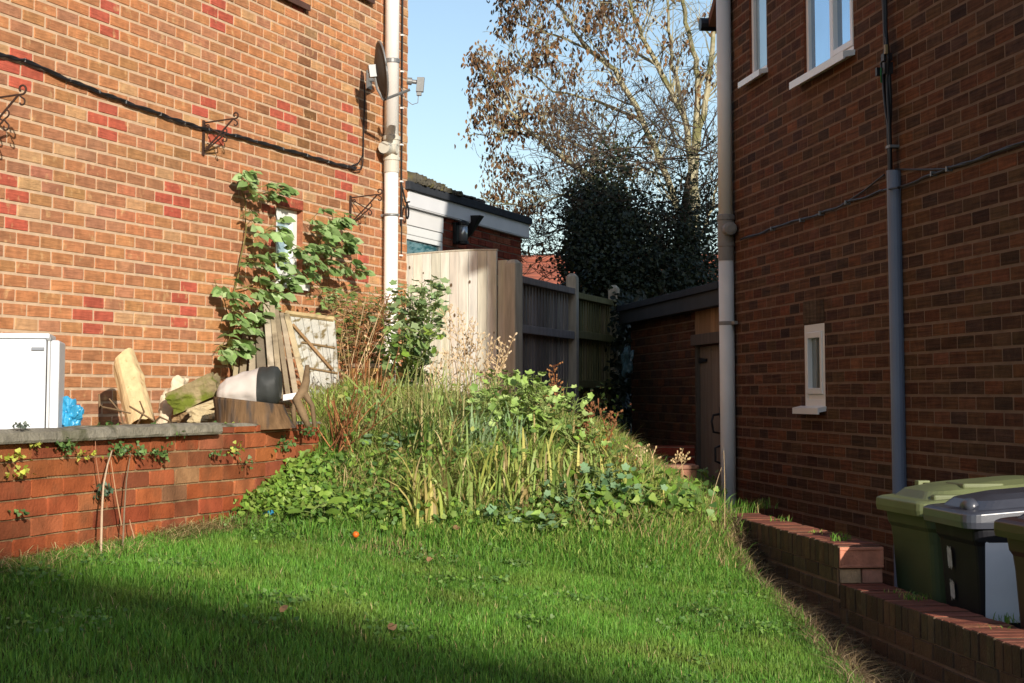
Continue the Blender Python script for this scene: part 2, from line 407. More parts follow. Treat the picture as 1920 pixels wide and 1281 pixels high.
# ================================================================== BRICKWORK
def bricks(mb, fr, u0, u1, z0, z1, course, length, zph=0.0, uoff=0.0, openings=(), colfn=None, mort=.010, d=.007, bev=.004, bm=0, mm=1,
           w0=0.0, ujit=.002, chip=.006):
    """a sheet of real bricks with recessed mortar; openings are (ua, ub, za, zb)"""
    us = sorted({u0, u1, *[o[0] for o in openings if u0 < o[0] < u1], *[o[1] for o in openings if u0 < o[1] < u1]})
    zs = sorted({z0, z1, *[o[2] for o in openings if z0 < o[2] < z1], *[o[3] for o in openings if z0 < o[3] < z1]})
    for a, b in zip(us, us[1:]):
        for c, e in zip(zs, zs[1:]):
            if any(o[0] <= (a + b) / 2 <= o[1] and o[2] <= (c + e) / 2 <= o[3] for o in openings): continue
            mb.poly([fr.p(a, c, w0 - d), fr.p(b, c, w0 - d), fr.p(b, e, w0 - d), fr.p(a, e, w0 - d)], m=mm)
    r0 = math.floor((z0 - zph) / course); r1 = math.ceil((z1 - zph) / course)
    for r in range(r0, r1):
        za, zb = max(z0, zph + r * course + mort / 2), min(z1, zph + (r + 1) * course - mort / 2)
        if zb - za < .012: continue
        zc = (za + zb) / 2
        c0 = math.floor((u0 - uoff) / length) - 1; c1 = math.ceil((u1 - uoff) / length) + 1
        for c in range(c0, c1):
            ua = uoff + c * length + (r % 2) * length / 2 + mort / 2 + rng.uniform(-ujit, ujit); ub = uoff + (c + 1) * length + (r % 2) * length / 2 - mort / 2 + rng.uniform(-ujit, ujit)
            segs = [(max(ua, u0), min(ub, u1))]
            for o in openings:
                if o[2] < zc < o[3]:
                    ns = []
                    for a, b in segs:
                        if o[1] <= a or o[0] >= b: ns.append((a, b)); continue
                        if a < o[0]: ns.append((a, o[0]))
                        if b > o[1]: ns.append((o[1], b))
                    segs = ns
            col = colfn(r, c) if colfn else (.3, .15, .1)
            for a, b in segs:
                if b - a < .02: continue
                f = w0 + rng.uniform(-.35, .35) * d * .7; q8 = []
                for x_, z_, sx_, sz_ in ((a, za, 1, 1), (b, za, -1, 1), (b, zb, -1, -1), (a, zb, 1, -1)):
                    c1, c2 = rng.uniform(.15, 1) * chip, rng.uniform(.15, 1) * chip; e1_, e2_ = rng.uniform(-.0016, .0016), rng.uniform(-.0016, .0016)
                    A_, B_ = (x_ + sx_ * (bev + e1_), z_ + sz_ * (bev + c1)), (x_ + sx_ * (bev + c2), z_ + sz_ * (bev + e2_))
                    q8 += [A_, B_] if sx_ * sz_ > 0 else [B_, A_]
                um, zm = (a + b) / 2, zc
                T = [fr.p(u_, z_, f) for u_, z_ in q8]; B = [fr.p(u_ + math.copysign(bev, u_ - um), z_ + math.copysign(bev, z_ - zm), w0 - d - .002) for u_, z_ in q8]
                mb.faces(B + T, [tuple(range(8, 16))] + [(n_, (n_ + 1) % 8, (n_ + 1) % 8 + 8, n_ + 8) for n_ in range(8)], col, bm)
def soldiers(mb, fr, ua, ub, za, zb, n, colfn, w=0.003, bm=0, mm=1, d=.008):
    mb.poly([fr.p(ua, za, w - d), fr.p(ub, za, w - d), fr.p(ub, zb, w - d), fr.p(ua, zb, w - d)], m=mm)
    s = (ub - ua) / n
    for i in range(n):
        mb.fbox(fr, ua + i * s + .004, ua + (i + 1) * s - .004, za + .004, zb - .004, w - d - .004, w + rng.uniform(0, .002), colfn(i, 0), bm)
def reveal(mb, fr, o, dep, m=0, col=(.3, .15, .1)):
    a, b, c, e = o
    for q in ([(a, c), (a, e)], [(b, c), (b, e)], [(a, e), (b, e)], [(a, c), (b, c)]):
        (x0, y0), (x1, y1) = q
        mb.poly([fr.p(x0, y0, .0), fr.p(x1, y1, .0), fr.p(x1, y1, -dep), fr.p(x0, y0, -dep)], col, m)
def window(parent, fr, u0, u1, z0, z1, dep, fw=.055, mull=(), glass=None, sill=None, label=None, casement=(), sillm=None, foot=0.0):
    """window part: frame mesh, with pane and sill below it"""
    mb = MB(); g = .002
    mb.fbox(fr, u0 + g, u0 + fw, z0 + g, z1 - g, -dep - .05, -dep + .012); mb.fbox(fr, u1 - fw, u1 - g, z0 + g, z1 - g, -dep - .05, -dep + .012)
    mb.fbox(fr, u0 + fw, u1 - fw, z1 - fw, z1 - g, -dep - .05, -dep + .012); mb.fbox(fr, u0 + fw, u1 - fw, z0 + g, z0 + fw, -dep - .05, -dep + .012)
    cuts = [u0 + fw] + [x for m in mull for x in (m - .028, m + .028)] + [u1 - fw]
    for m in mull: mb.fbox(fr, m - .028, m + .028, z0 + fw, z1 - fw, -dep - .05, -dep + .012)
    for i in casement:      # opening light: a second raised frame
        a, b = cuts[2 * i] + .001, cuts[2 * i + 1] - .001; k = .042; c, e = z0 + fw + foot + .001, z1 - fw - .001
        for q in ((a, a + k, c, e), (b - k, b, c, e), (a + k, b - k, c, c + k), (a + k, b - k, e - k, e)):
            mb.fbox(fr, *q, -dep - .04, -dep + .022)
    if foot: mb.fbox(fr, u0 + fw, u1 - fw, z0 + fw - .01, z0 + fw + foot, -dep - .045, -dep + .005); mb.fbox(fr, u0 + g, u1 - g, z1 - fw - .02, z1 - fw + .01, -dep - .02, -dep + .006)
    wn = mb.build('window', M_UPVC, parent, bevel=.004)
    if label: wn['label'] = label
    mb = MB(); mb.poly([fr.p(u0 + fw * .6, z0 + fw * .6, -dep - .012), fr.p(u1 - fw * .6, z0 + fw * .6, -dep - .012), fr.p(u1 - fw * .6, z1 - fw * .6, -dep - .012), fr.p(u0 + fw * .6, z1 - fw * .6, -dep - .012)])
    mb.build('pane', glass or M_GLASS_UP, wn)
    if sill:
        mb = MB(); a, b, t, out = sill
        pts = [(-dep + .006, z0 + .012), (out, z0 - .004), (out, z0 - t), (out - .012, z0 - t), (out - .012, z0 - t + .012), (-dep + .006, z0 - .02)]
        for e0, e1 in ((a, b),):
            v = [fr.p(e0, z, w) for w, z in pts] + [fr.p(e1, z, w) for w, z in pts]; k = len(pts)
            mb.faces(v, [tuple(range(k)), tuple(range(k, 2 * k))[::-1]] + [(i, (i + 1) % k, (i + 1) % k + k, i + k) for i in range(k)])
        mb.build('sill', sillm or M_UPVC, wn)
    return wn

# ------------------------------------------------------------------ left house
CRS, BLN = .082, .2365
ZPH = .5 * CRS
PAL_L = [S(*c) for c in ((182, 122, 80), (190, 128, 82), (174, 116, 77), (168, 118, 80), (194, 134, 84), (180, 118, 73), (164, 116, 88), (186, 122, 75), (164, 111, 74), (174, 120, 90), (174, 128, 76))]
RED_PX = [(545/2.667, 25/2.667), (492/2.667, 75/2.667), (540/2.667, 152/2.667), (1120/2.667, 35/2.667), (1090/2.667, 80/2.667), (1147/2.667, 108/2.667), (1117/2.667, 147/2.667),
 (1475/2.667, 45/2.667), (110/2.667, 265/2.667), (50/2.667, 315/2.667), (160/2.667, 352/2.667), (108/2.667, 405/2.667), (528/2.667, 540/2.667), (478/2.667, 583/2.667), (572/2.667, 612/2.667), (540/2.667, 668/2.667),
 (1083/2.667, 532/2.667), (1035/2.667, 570/2.667), (1095/2.667, 640/2.667), (1060/2.667, 690/2.667), (1410/2.667, 538/2.667), (1380/2.667, 583/2.667), (1445/2.667, 605/2.667), (1413/2.667, 648/2.667),
 (1735/2.667, 517/2.667), (1762/2.667, 573/2.667), (1735/2.667, 617/2.667), (1760/2.667, 672/2.667), (1705/2.667, 855/2.667), (1737/2.667, 905/2.667), (1707/2.667, 950/2.667), (1730/2.667, 1000/2.667),
 (55/2.667, 900/2.667), (108/2.667, 980/2.667), (52/2.667, 1047/2.667), (108/2.667, 1125/2.667), (860/2.667, 940/2.667), (820/2.667, 990/2.667), (903/2.667, 1010/2.667), (850/2.667, 1060/2.667),
 (1352/2.667, 1215/2.667), (1375/2.667, 1060/2.667), (725/4, 400 + 675/4), (648/4, 400 + 770/4), (795/4, 400 + 780/4), (720/4, 400 + 870/4), (1397/4, 400 + 550/4), (1345/4, 400 + 635/4), (1405/4, 400 + 735/4), (1335/4, 400 + 815/4), (148, 766), (655, 520), (690, 495), (676, 528)]
UOFF_A = .02
def snapA(px, py):
    u, z = FA.hit(px, py); r = math.floor((z - ZPH) / CRS); c = math.floor((u - UOFF_A - (r % 2) * BLN / 2) / BLN); return r, c
REDS = {snapA(*p) for p in RED_PX}
STAIN_U = [FA.hit(574, 30)[0], FA.hit(694, 30)[0]]
def col_left(r, c):
    z = ZPH + r * CRS; u = UOFF_A + (c + .5) * BLN
    if (r, c) in REDS: return jit(S(180, 92, 72), .09)
    b = list(jit(rng.choice(PAL_L), .09, .03)); b = [lerp(x, y, .42) for x, y in zip(b, S(180, 125, 91))]
    k_ = 1 + .16 * mnoise.noise(Vector((u * .55, z * .8, 2))) + .08 * mnoise.noise(Vector((u * 2.2, z * .5, 8))); b = [x * k_ for x in b]
    g = .55 * math.exp(-((z - 1.3) / .5) ** 2) * sm((u - 2.0) / 1.0)         # paler weathered band below the cable
    q = S(150, 104, 82); b = [lerp(x, y, g * rng.random()) for x, y in zip(b, q)]
    if rng.random() < .06: b = [lerp(x, y, .55) for x, y in zip(b, S(206, 168, 122))]
    if rng.random() < .04: b = [x * .78 for x in b]
    for su in STAIN_U:
        if abs(u - su) < .12 and 1.9 < z < 2.9: b = [x * .62 for x in b]
    return tuple(b)
def snapz(z): return ZPH + round((z - ZPH) / CRS) * CRS
HL = FA.p(4.5, -.5, -3.5)
house_l = thing('brick_house', 'sunlit red and orange brick house with a satellite dish and climbing vine', 'house', (HL.x, HL.y, -1.6))
uw0, zt = FA.hit(568, 392); uw1, _ = FA.hit(518, 392); _, zb = FA.hit(540, 532)
uw0 += .0; WIN_A = (uw0, uw1, snapz(zb), snapz(FA.hit(518, 383)[1]))
u_1, z_1 = FA.hit(574, 3); u_2, z_2 = FA.hit(695, 5)
UP1 = (u_1 + .03, u_1 + .93, snapz(z_1), snapz(z_1) + 13 * CRS); UP2 = (u_2 + .03, u_2 + .43, snapz(z_2), snapz(z_2) + 13 * CRS)
mb = MB()
bricks(mb, FA, .0, 8.6, -1.0, 5.3, CRS, BLN, ZPH, UOFF_A, [(WIN_A[0], WIN_A[1], WIN_A[2], WIN_A[3] + CRS), UP1, UP2], col_left, mort=.0155, d=.0045, bev=.0025)
soldiers(mb, FA, WIN_A[0] - .0, WIN_A[1] + .0, WIN_A[3] + .002, WIN_A[3] + CRS * 1.0, max(5, int((WIN_A[1] - WIN_A[0]) / .075)), lambda i, j: jit(S(170, 88, 68), .12))
for o in (WIN_A, UP1, UP2): reveal(mb, FA, o, .16, 0, S(150, 96, 70))
# the other faces of the house
q = [FA.p(0, 0, -.007), FA.p(0, 0, -7), FA.p(8.6, 0, -7), FA.p(8.6, 0, -.007)]
for a, b in ((q[0], q[1]), (q[1], q[2]), (q[2], q[3])):
    mb.poly([(a.x, a.y, -1.6), (b.x, b.y, -1.6), (b.x, b.y, 5.3), (a.x, a.y, 5.3)], S(160, 100, 62))
mb.build('wall', [M_BRICK_L, M_MORT_L], house_l)
wl = window(house_l, FA, *WIN_A, .06, fw=.06, glass=glassmat('pale_frosted_pane', S(150, 178, 190), rough=.2, var=.25), sill=(WIN_A[0] - .03, WIN_A[1] + .05, .05, .05), label='small white window half hidden by vine', casement=(0,))
for o in (UP1, UP2):
    window(house_l, FA, *o, .06, sill=(o[0] - .03, o[1] + .03, .05, .04), sillm=mat('shadow_dark_sill', S(84, 58, 48), var=.2, rough=.7))  # sill colour made dark, standing in for its shadowed underside
mb = MB()
e = [FA.p(-.3, 5.3, .35), FA.p(9.0, 5.3, .35), FA.p(9.0, 5.3, -7.35), FA.p(-.3, 5.3, -7.35)]; rg = [FA.p(-.3, 7.8, -3.5), FA.p(9.0, 7.8, -3.5)]
mb.faces(e + rg, [(0, 1, 5, 4), (3, 2, 5, 4), (0, 4, 3), (1, 5, 2), (0, 1, 2, 3)])
mb.build('roof', M_TILE_BR, house_l)
# the thin cable clipped down the house corner with its coil
# ------------------------------------------------------------------ right house
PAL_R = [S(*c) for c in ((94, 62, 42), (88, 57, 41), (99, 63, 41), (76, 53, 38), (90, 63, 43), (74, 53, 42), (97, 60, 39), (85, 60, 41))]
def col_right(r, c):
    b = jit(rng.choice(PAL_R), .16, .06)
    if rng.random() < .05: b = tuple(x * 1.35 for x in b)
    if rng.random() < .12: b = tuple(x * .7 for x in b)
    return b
ZPB = .0
UC = 6.42
EAVE, PIT, URG = 3.22, math.tan(R(36)), 3.75
EAVF = EAVE + PIT * (2 * URG - UC)
HR = FB.p(3.2, 0, -4)
house_r = thing('brick_house', 'shaded dark brick house with a grey downpipe, conduit and three white windows', 'house', (HR.x, HR.y, -1.6))
def snapb(z): return ZPB + round((z - ZPB) / CRS) * CRS
us, _ = FB.hit(1508, 690); us2, _ = FB.hit(1547, 690)
WB1 = (us, us2, snapb(FB.hit(1527, 753)[1]), snapb(FB.hit(1527, 603)[1]))
ua, za = FB.hit(1406, 150); ub, _ = FB.hit(1438, 120)
WB2 = (ua, ub, snapb(FB.hit(1420, 138)[1]), snapb(FB.hit(1420, 138)[1]) + 13 * CRS)
ua, _ = FB.hit(1508, 150); ub, _ = FB.hit(1601, 100)
WB3 = (ua, ub, snapb(FB.hit(1555, 128)[1]), snapb(FB.hit(1555, 128)[1]) + 13 * CRS)
mb = MB()
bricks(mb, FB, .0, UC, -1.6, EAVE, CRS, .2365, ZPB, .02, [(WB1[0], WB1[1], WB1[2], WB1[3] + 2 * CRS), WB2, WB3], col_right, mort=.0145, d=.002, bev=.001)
soldiers(mb, FB, WB1[0], WB1[1], WB1[3] + .002, WB1[3] + 2 * CRS, 6, lambda i, j: jit(S(84, 68, 52), .25))
for o in (WB1, WB2, WB3): reveal(mb, FB, o, .12, 0, S(120, 72, 50))
rgz = EAVE + PIT * URG
mb.poly([FB.p(0, EAVE, -.0), FB.p(UC, EAVE, -.0), FB.p(UC, EAVF, 0), FB.p(URG, rgz, -.0)], S(96, 58, 42), 0)
FC = Fr(FB.p(UC, 0, 0)[:2], -FB.n, -dB)
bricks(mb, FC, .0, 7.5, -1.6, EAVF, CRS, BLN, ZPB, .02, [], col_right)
q = [FB.p(0, 0, -.007), FB.p(0, 0, -7.5), FB.p(UC, 0, -7.5)]
for a, b in zip(q, q[1:]): mb.poly([(a.x, a.y, -1.6), (b.x, b.y, -1.6), (b.x, b.y, EAVE), (a.x, a.y, EAVE)], S(96, 58, 42))
mb.build('wall', [M_BRICK_R, M_MORT_R], house_r)
window(house_r, FB, *WB1, .015, fw=.055, foot=.035, glass=M_GLASS_DK, sill=(WB1[0] - .10, WB1[1] + .01, .045, .06), casement=(0,), label='small white ground floor window with a projecting sill')
window(house_r, FB, *WB2, .03, fw=.05, glass=M_GLASS_FR, sill=(WB2[0] - .10, WB2[1] + .02, .05, .07), label='narrow white frosted upstairs window')
w3m = FB.hit(1553, 60)[0]
window(house_r, FB, *WB3, .03, fw=.05, mull=(w3m,), sill=(WB3[0] - .10, WB3[1] + .02, .055, .08), casement=(1,), label='wide white upstairs window of two panes reflecting the sky')
mb = MB()
ov = .28; zo = EAVE - ov * PIT + .05
for k in (0, 1):
    ue, zo_ = (-ov, zo) if k == 0 else (UC + .06, EAVF - .06 * PIT + .05)
    a, b = FB.p(ue, zo_, .1), FB.p(URG, rgz + .05, .1); c, d_ = FB.p(ue, zo_, -7.6), FB.p(URG, rgz + .05, -7.6)
    t = Vector((0, 0, .09)); mb.hexa([a, b, d_, c, a + t, b + t, d_ + t, c + t])
mb.build('roof', M_TILE_BR, house_r)
mb = MB()
for ue in (-.34,):
    mb.tube([FB.p(ue, zo + .03, .16), FB.p(ue, zo + .03, -7.6)], .055, 10)
mb.build('gutter', M_BLACK, house_r)

# ------------------------------------------------------------------ extension behind the left house
u_far = FA.hit(977, 440, -.04)[0]
FE = Fr(FA.p(0, 0, -.04)[:2], FA.u, FA.n)
ext = thing('brick_extension', 'single storey brick extension with a white fascia behind the gate', 'extension', FA.p(-1.2, -1.0, -1.2))
mb = MB()
ZF0, ZF1, ZT = 1.70, 1.845, 1.915
eu0 = FE.hit(828, 460)[0]; ew = (eu0 + .005, -.01, .2, ZF0 - .02)
bricks(mb, FE, u_far, -.005, -1.0, ZF0 + .03, .075, .225, .0, .05, [ew], lambda r, c: jit(rng.choice([S(136, 64, 46), S(148, 72, 50), S(120, 58, 44), S(140, 80, 58)]), .15))
mb.poly([FE.p(u_far, -1, 0), FE.p(u_far, -1, -3.2), FE.p(u_far, ZF0 + .03, -3.2), FE.p(u_far, ZF0 + .03, 0)], S(130, 64, 46))
mb.build('wall', [M_BRICK_R, M_MORT_R], ext)
mb = MB(); mb.fbox(FE, u_far - .12, -.004, ZF0, ZF1, .012, .055); mb.fbox(FE, u_far - .12, -.004, ZF0 - .01, ZF0, -.02, .05)
mb.build('fascia', M_WHITEBRD, ext, bevel=.003)
mb = MB(); mb.fbox(FE, u_far - .14, .05, ZF1 - .003, ZT, -.02, .085); mb.fbox(FE, u_far - .135, .045, ZT - .01, ZT + .004, -3.2, .08)
mb.build('roof_edge', M_FELT, ext, bevel=.006)
mb = MB(); rs = random.Random(3); NT = 30
for i in range(NT):          # broken mossy tiles along the top of the lean-to roof
    t = i / (NT - 1); px = lerp(763, 906, t); u = FE.hit(px, 370)[0]; wd = .125
    h = lerp(.125, .045, t / .58) if t < .58 else lerp(.05, .06, (t - .58) / .42); h += rs.uniform(-.008, .012)
    if t < .62: mb.rock(FE.p(u, ZT + h * .35, .01 + rs.uniform(-.02, .01)), (wd * 1.5, .12, h * .9), i, rough=.22, n=5, boxy=.6, m=0)
    mb.box(FE.p(u - wd * .55, ZT + h, -.5), FE.u * wd * 1.1, FE.n * (.52 + rs.uniform(-.02, .02)) + Vector((0, 0, -.03)), (0, 0, .016), m=1)
    if t >= .56: mb.box(FE.p(u - wd * .5, ZT + .004, -.3), FE.u * wd, FE.n * .3, (0, 0, h - .01), m=1)
mb.build('roof_tiles', [M_TILE_MOSS, mat('grey_roof_tile', S(78, 74, 72), var=.25, vs=14, rough=.9, bump=.4)], ext)
# white panel and window under the fascia
mb = MB(); zp = FE.hit(790, 428)[1]
mb.fbox(FE, eu0, -.012, zp, ZF0 - .012, -.03, .018); mb.fbox(FE, eu0, -.012, (zp + ZF0) / 2 + .05, (zp + ZF0) / 2 + .056, .018, .022)
mb.build('panel', M_UPVC2, ext, bevel=.003)
mb = MB(); mb.fbox(FE, eu0 + .006, -.013, zp - .085, zp - .006, -.05, .012); mb.build('window_head', M_UPVC, ext, bevel=.004)
window(ext, FE, eu0 + .005, -.012, .2, zp - .087, .0, fw=.045, glass=glassmat('teal_reflecting_glass', S(40, 96, 104), var=.5))

# wall lamp and bracket on the extension
c0 = FE.p(*[FE.hit(852, 437)[0], 0]); ul, zl = FE.hit(852, 437)
lamp = thing('wall_lamp', 'small dark wall lamp with a shiny glass cylinder on the extension wall', 'lamp', FE.p(ul, zl - .1, .0))
mb = MB(); mb.fbox(FE, ul - .05, ul + .05, zl - .11, zl + .10, .0, .03); mb.build('back_plate', M_BLACK, lamp, bevel=.006)
mb = MB(); mb.lathe(FE.p(ul, zl, .09), [(.02, -.12), (.055, -.11), (.055, -.085)], 16); mb.build('lamp_base', M_BLACK, lamp)
mb = MB(); mb.lathe(FE.p(ul, zl, .09), [(.055, .075), (.055, .1), (.015, .12)], 16); mb.build('lamp_cap', M_BLACK, lamp)
mb = MB(); mb.lathe(FE.p(ul, zl, .09), [(.045, -.085), (.045, .075)], 16); mb.build('glass_cylinder', mat('lamp_glass', S(170, 176, 178), rough=.12, metal=.6, var=.1), lamp, smooth=True)
ub_, zb_ = FE.hit(876, 428)
mb = MB()
mb.faces([FE.p(ub_ + .06, zb_ + .12, .0), FE.p(ub_ - .06, zb_ + .12, .0), FE.p(ub_ - .02, zb_ - .1, .0), FE.p(ub_ + .02, zb_ - .1, .0), FE.p(ub_ + .06, zb_ + .12, .16), FE.p(ub_ - .06, zb_ + .12, .16), FE.p(ub_ - .02, zb_ - .06, .05), FE.p(ub_ + .02, zb_ - .06, .05)],
         [(0, 1, 2, 3), (4, 5, 6, 7), (0, 1, 5, 4), (1, 2, 6, 5), (2, 3, 7, 6), (3, 0, 4, 7)])
tag(mb.build('corbel_bracket', M_BLACK, loc=FE.p(ub_, zb_ - .1), bevel=.006), 'black tapered bracket under the white fascia beside the wall lamp', 'bracket')

# ------------------------------------------------------------------ gate and fence
gdir = Vector((.817, -.576)); g0 = Vector((FA.o.x + .05, FA.o.y + .03)); FG = Fr(g0, gdir, (-.576, -.817))
gt = thing('garden_gate', 'tall pale wooden gate of vertical boards with a curved top', 'gate', FG.p(.5, -.75))
nb = 10; gl = FG.hit(934, 500)[0]; u0g = -.085
ztop = lambda u: FG.hit(752 + (934 - 752) * u / gl, 480.5 - 9.5 * math.sin(math.pi * .5 * min(1, u / gl * 1.05)))[1]
mb = MB(); bwid = (gl - u0g) / nb
PALE = [S(226, 223, 210), S(216, 213, 198), S(231, 228, 217), S(220, 218, 206), S(208, 204, 188)]
for i in range(nb):
    a, b = u0g + i * bwid + .004, u0g + (i + 1) * bwid - .004; t = rng.uniform(0, .006)
    za_, zb2 = ztop(a), ztop(b); v = [FG.p(a, -.78, t), FG.p(b, -.78, t), FG.p(b, -.78, t + .02), FG.p(a, -.78, t + .02), FG.p(a, za_, t), FG.p(b, zb2, t), FG.p(b, zb2, t + .02), FG.p(a, za_, t + .02)]
    mb.hexa(v, jit(rng.choice(PALE), .1, .02))
for _ in range(26):        # knots
    i = rng.randrange(nb); uk_ = u0g + (i + rng.uniform(.2, .8)) * bwid; zk_ = rng.uniform(-.6, 1.15); rk = rng.uniform(.006, .013)
    mb.poly([FG.p(uk_ + rk * math.cos(g), zk_ + rk * 1.5 * math.sin(g), .0275) for g in [x * math.pi / 5 for x in range(10)]], S(104, 84, 60))
mb.build('board_panel', M_GATE, gt)
mb = MB(); mb.fbox(FG, u0g + .01, gl - .01, -.75, ztop(u0g + .05) - .03, -.006, -.003, S(40, 34, 28)); mb.build('gap_shade_sheet', M_FENCE, gt)  # thin dark sheet added so the gaps between boards read as shade
mb = MB(); mb.tube([FG.p(u0g, ztop(u0g) + .008, .01)] + [FG.p(u0g + (gl - u0g) * i / 8, ztop(u0g + (gl - u0g) * i / 8) + .008, .01) for i in range(1, 9)], .012, 6, jit(S(170, 156, 120)))
mb.build('top_edge', M_POST, gt)
for z in (-.5, .25, .95):
    mb = MB(); mb.fbox(FG, u0g + .1, gl, z, z + .09, -.045, -.002); mb.build('ledge', M_POST, gt)
def post(name_label, px, pyt, w, Y, rot, tall=.0, cat='fence post', zb=-1.0):
    p = at(px, pyt, Y); fr = Fr((p.x, p.y), rot, (rot[1], -rot[0])) if False else Fr((p.x, p.y), rot, (rot[1], -rot[0]))
    mb = MB(); h = w / 2; z1 = p.z
    B = [fr.p(-h, zb, -h), fr.p(h, zb, -h), fr.p(h, zb, h), fr.p(-h, zb, h)]; Tt = [fr.p(-h, z1 - .035, -h), fr.p(h, z1 - .035, -h), fr.p(h, z1 - .035, h), fr.p(-h, z1 - .035, h)]
    tp = [fr.p(-h * .45, z1, -h * .45), fr.p(h * .45, z1, -h * .45), fr.p(h * .45, z1, h * .45), fr.p(-h * .45, z1, h * .45)]
    mb.hexa(B + Tt); mb.hexa(Tt + tp)
    o = mb.build('fence_post', M_POST, loc=(p.x, p.y, zb), bevel=.008); tag(o, name_label, cat, 'posts of the tall garden fence'); return p
Yg = FG.p(gl, 0).y
p1 = post('first fence post, pale and sunlit at the latch side of the gate', 963, 487, .115, Yg - .12, tuple(gdir))
# narrow infill board between gate and post
mb = MB(); a, b = gl + .008, gl + .10; zz = FG.hit(945, 488)[1]
mb.fbox(FG, a, b, -.8, zz, -.01, .012, S(204, 198, 182)); tag(mb.build('gate_stop_board', M_GATE, loc=FG.p(a, -.8)), 'short narrow board filling the gap beside the gate', 'board')
df = vpdir(1930); FF = Fr((p1.x + .05 * df.x, p1.y + .05 * df.y), (df.x, df.y), (df.y, -df.x))
uP2 = FF.hit(1073, 600)[0]; uP3 = FF.hit(1151, 600)[0]
p2 = post('middle fence post between the grey panel and the mossy panel', 1073, 513, .105, FF.p(uP2, 0).y, (df.x, df.y))
p3 = post('farthest fence post beside the dark gap by the outhouse', 1151, 535, .105, FF.p(uP3, 0).y, (df.x, df.y))
GREY = [S(150, 143, 136), S(138, 131, 126), S(160, 151, 141), S(128, 120, 114)]
MOSSY = [S(130, 126, 88), S(118, 116, 82), S(138, 130, 100), S(122, 114, 90)]
def panel(lab, ua, ub, zt, zr1, zr2, pal):
    t = thing('garden_fence', lab, 'fence', FF.p((ua + ub) / 2, -1.0), 'panels of the tall garden fence')
    mb = MB(); n = int((ub - ua) / .098)
    for i in range(n):
        a = ua + (ub - ua) * i / n; b = ua + (ub - ua) * (i + 1) / n
        v = [FF.p(a, -1.0, -.03), FF.p(b + .008, -1.0, -.038), FF.p(b + .008, -1.0, -.026), FF.p(a, -1.0, -.012), FF.p(a, zt - .02, -.03), FF.p(b + .008, zt - .02, -.038), FF.p(b + .008, zt - .02, -.026), FF.p(a, zt - .02, -.012)]
        mb.hexa(v, jit(rng.choice(pal), .18, .03))
    mb.build('featherboards', M_FENCE, t)
    for z, h in ((zr1, .075), (zr2, .075)):
        mb = MB(); mb.fbox(FF, ua, ub, z, z + h, -.01, .04, jit(pal[0], .1)); mb.build('rail', M_FENCE, t, bevel=.005)
    mb = MB(); mb.fbox(FF, ua, ub, zt - .06, zt, -.03, .045, jit(pal[1], .1)); mb.build('top_rail', M_FENCE, t, bevel=.005)
    return t
zt1 = FF.hit(1020, 529)[1]; zt2 = FF.hit(1112, 556)[1]
panel('weathered grey featheredge panel nearest the gate', .06, uP2 - .06, zt1, FF.hit(1025, 631)[1], FF.hit(1025, 742)[1], GREY)
panel('green mossy featheredge panel beyond the middle post', uP2 + .06, uP3 - .06, zt2, FF.hit(1115, 639)[1], FF.hit(1115, 728)[1], MOSSY)

# ------------------------------------------------------------------ brick outhouse in line with the right house
us0 = FB.hit(1303, 700)[0]; us1 = FB.hit(1184, 700)[0]; ZS = .73
sh = thing('brick_outhouse', 'low brick outhouse with a dark flat roof and a plank door', 'outhouse', FB.p((us0 + us1) / 2, -1.58, -1))
mb = MB()
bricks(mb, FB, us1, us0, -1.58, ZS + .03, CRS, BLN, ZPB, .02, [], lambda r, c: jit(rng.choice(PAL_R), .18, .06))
mb.poly([FB.p(us1, -1.6, 0), FB.p(us1, -1.6, -3), FB.p(us1, ZS, -3), FB.p(us1, ZS, 0)], S(120, 72, 50))
mb.build('wall', [M_BRICK_R, M_MORT_R], sh)
zl = FB.hit(1327, 635)[1]
mb = MB(); n = 9
for i in range(n):
    a, b = us0 + (0 - us0) * i / n, us0 + (0 - us0) * (i + 1) / n
    mb.fbox(FB, a + .003, b - .003, zl + .04, ZS + .02, -.03 + rng.uniform(0, .006), -.01 + rng.uniform(0, .008), jit(S(150, 122, 92), .2))
mb.build('boarding', M_DOORW, sh)
mb = MB(); mb.fbox(FB, us0 - .03, .0, zl - .05, zl + .045, -.03, .03, S(96, 88, 80)); mb.fbox(FB, us0, us0 + .05, -1.58, zl - .05, -.05, .0, S(84, 78, 70)); mb.build('door_frame', M_DOORW, sh, bevel=.004)
mb = MB(); n = 6
for i in range(n):
    a, b = us0 + .052 + (0 - us0 - .06) * i / n, us0 + .052 + (0 - us0 - .06) * (i + 1) / n
    mb.fbox(FB, a + .003, b - .003, -1.54, zl - .06, -.07, -.035 + rng.uniform(0, .004), jit(S(122, 112, 100), .15))
dr = mb.build('door', M_DOORW, sh)
mb = MB(); uh, zh = FB.hit(1304, 677, -.03)
mb.faces([FB.p(uh, zh + .03, -.03), FB.p(uh, zh - .03, -.03), FB.p(uh + .42, zh - .012, -.03), FB.p(uh + .42, zh + .012, -.03), FB.p(uh, zh + .03, -.02), FB.p(uh, zh - .03, -.02), FB.p(uh + .42, zh - .012, -.02), FB.p(uh + .42, zh + .012, -.02)],
         [(4, 5, 6, 7), (0, 1, 5, 4), (1, 2, 6, 5), (2, 3, 7, 6), (3, 0, 4, 7)]); mb.build('hinge', M_BLACK, dr)
mb = MB(); uk, zk = FB.hit(1344, 790, 0)
mb.tube([FB.p(uk, zk + .06, -.03), FB.p(uk, zk + .05, .03), FB.p(uk + .005, zk, .045), FB.p(uk, zk - .09, .03), FB.p(uk, zk - .1, -.03)], .01, 8); mb.fbox(FB, uk - .02, uk + .02, zk + .03, zk + .12, -.034, -.026)
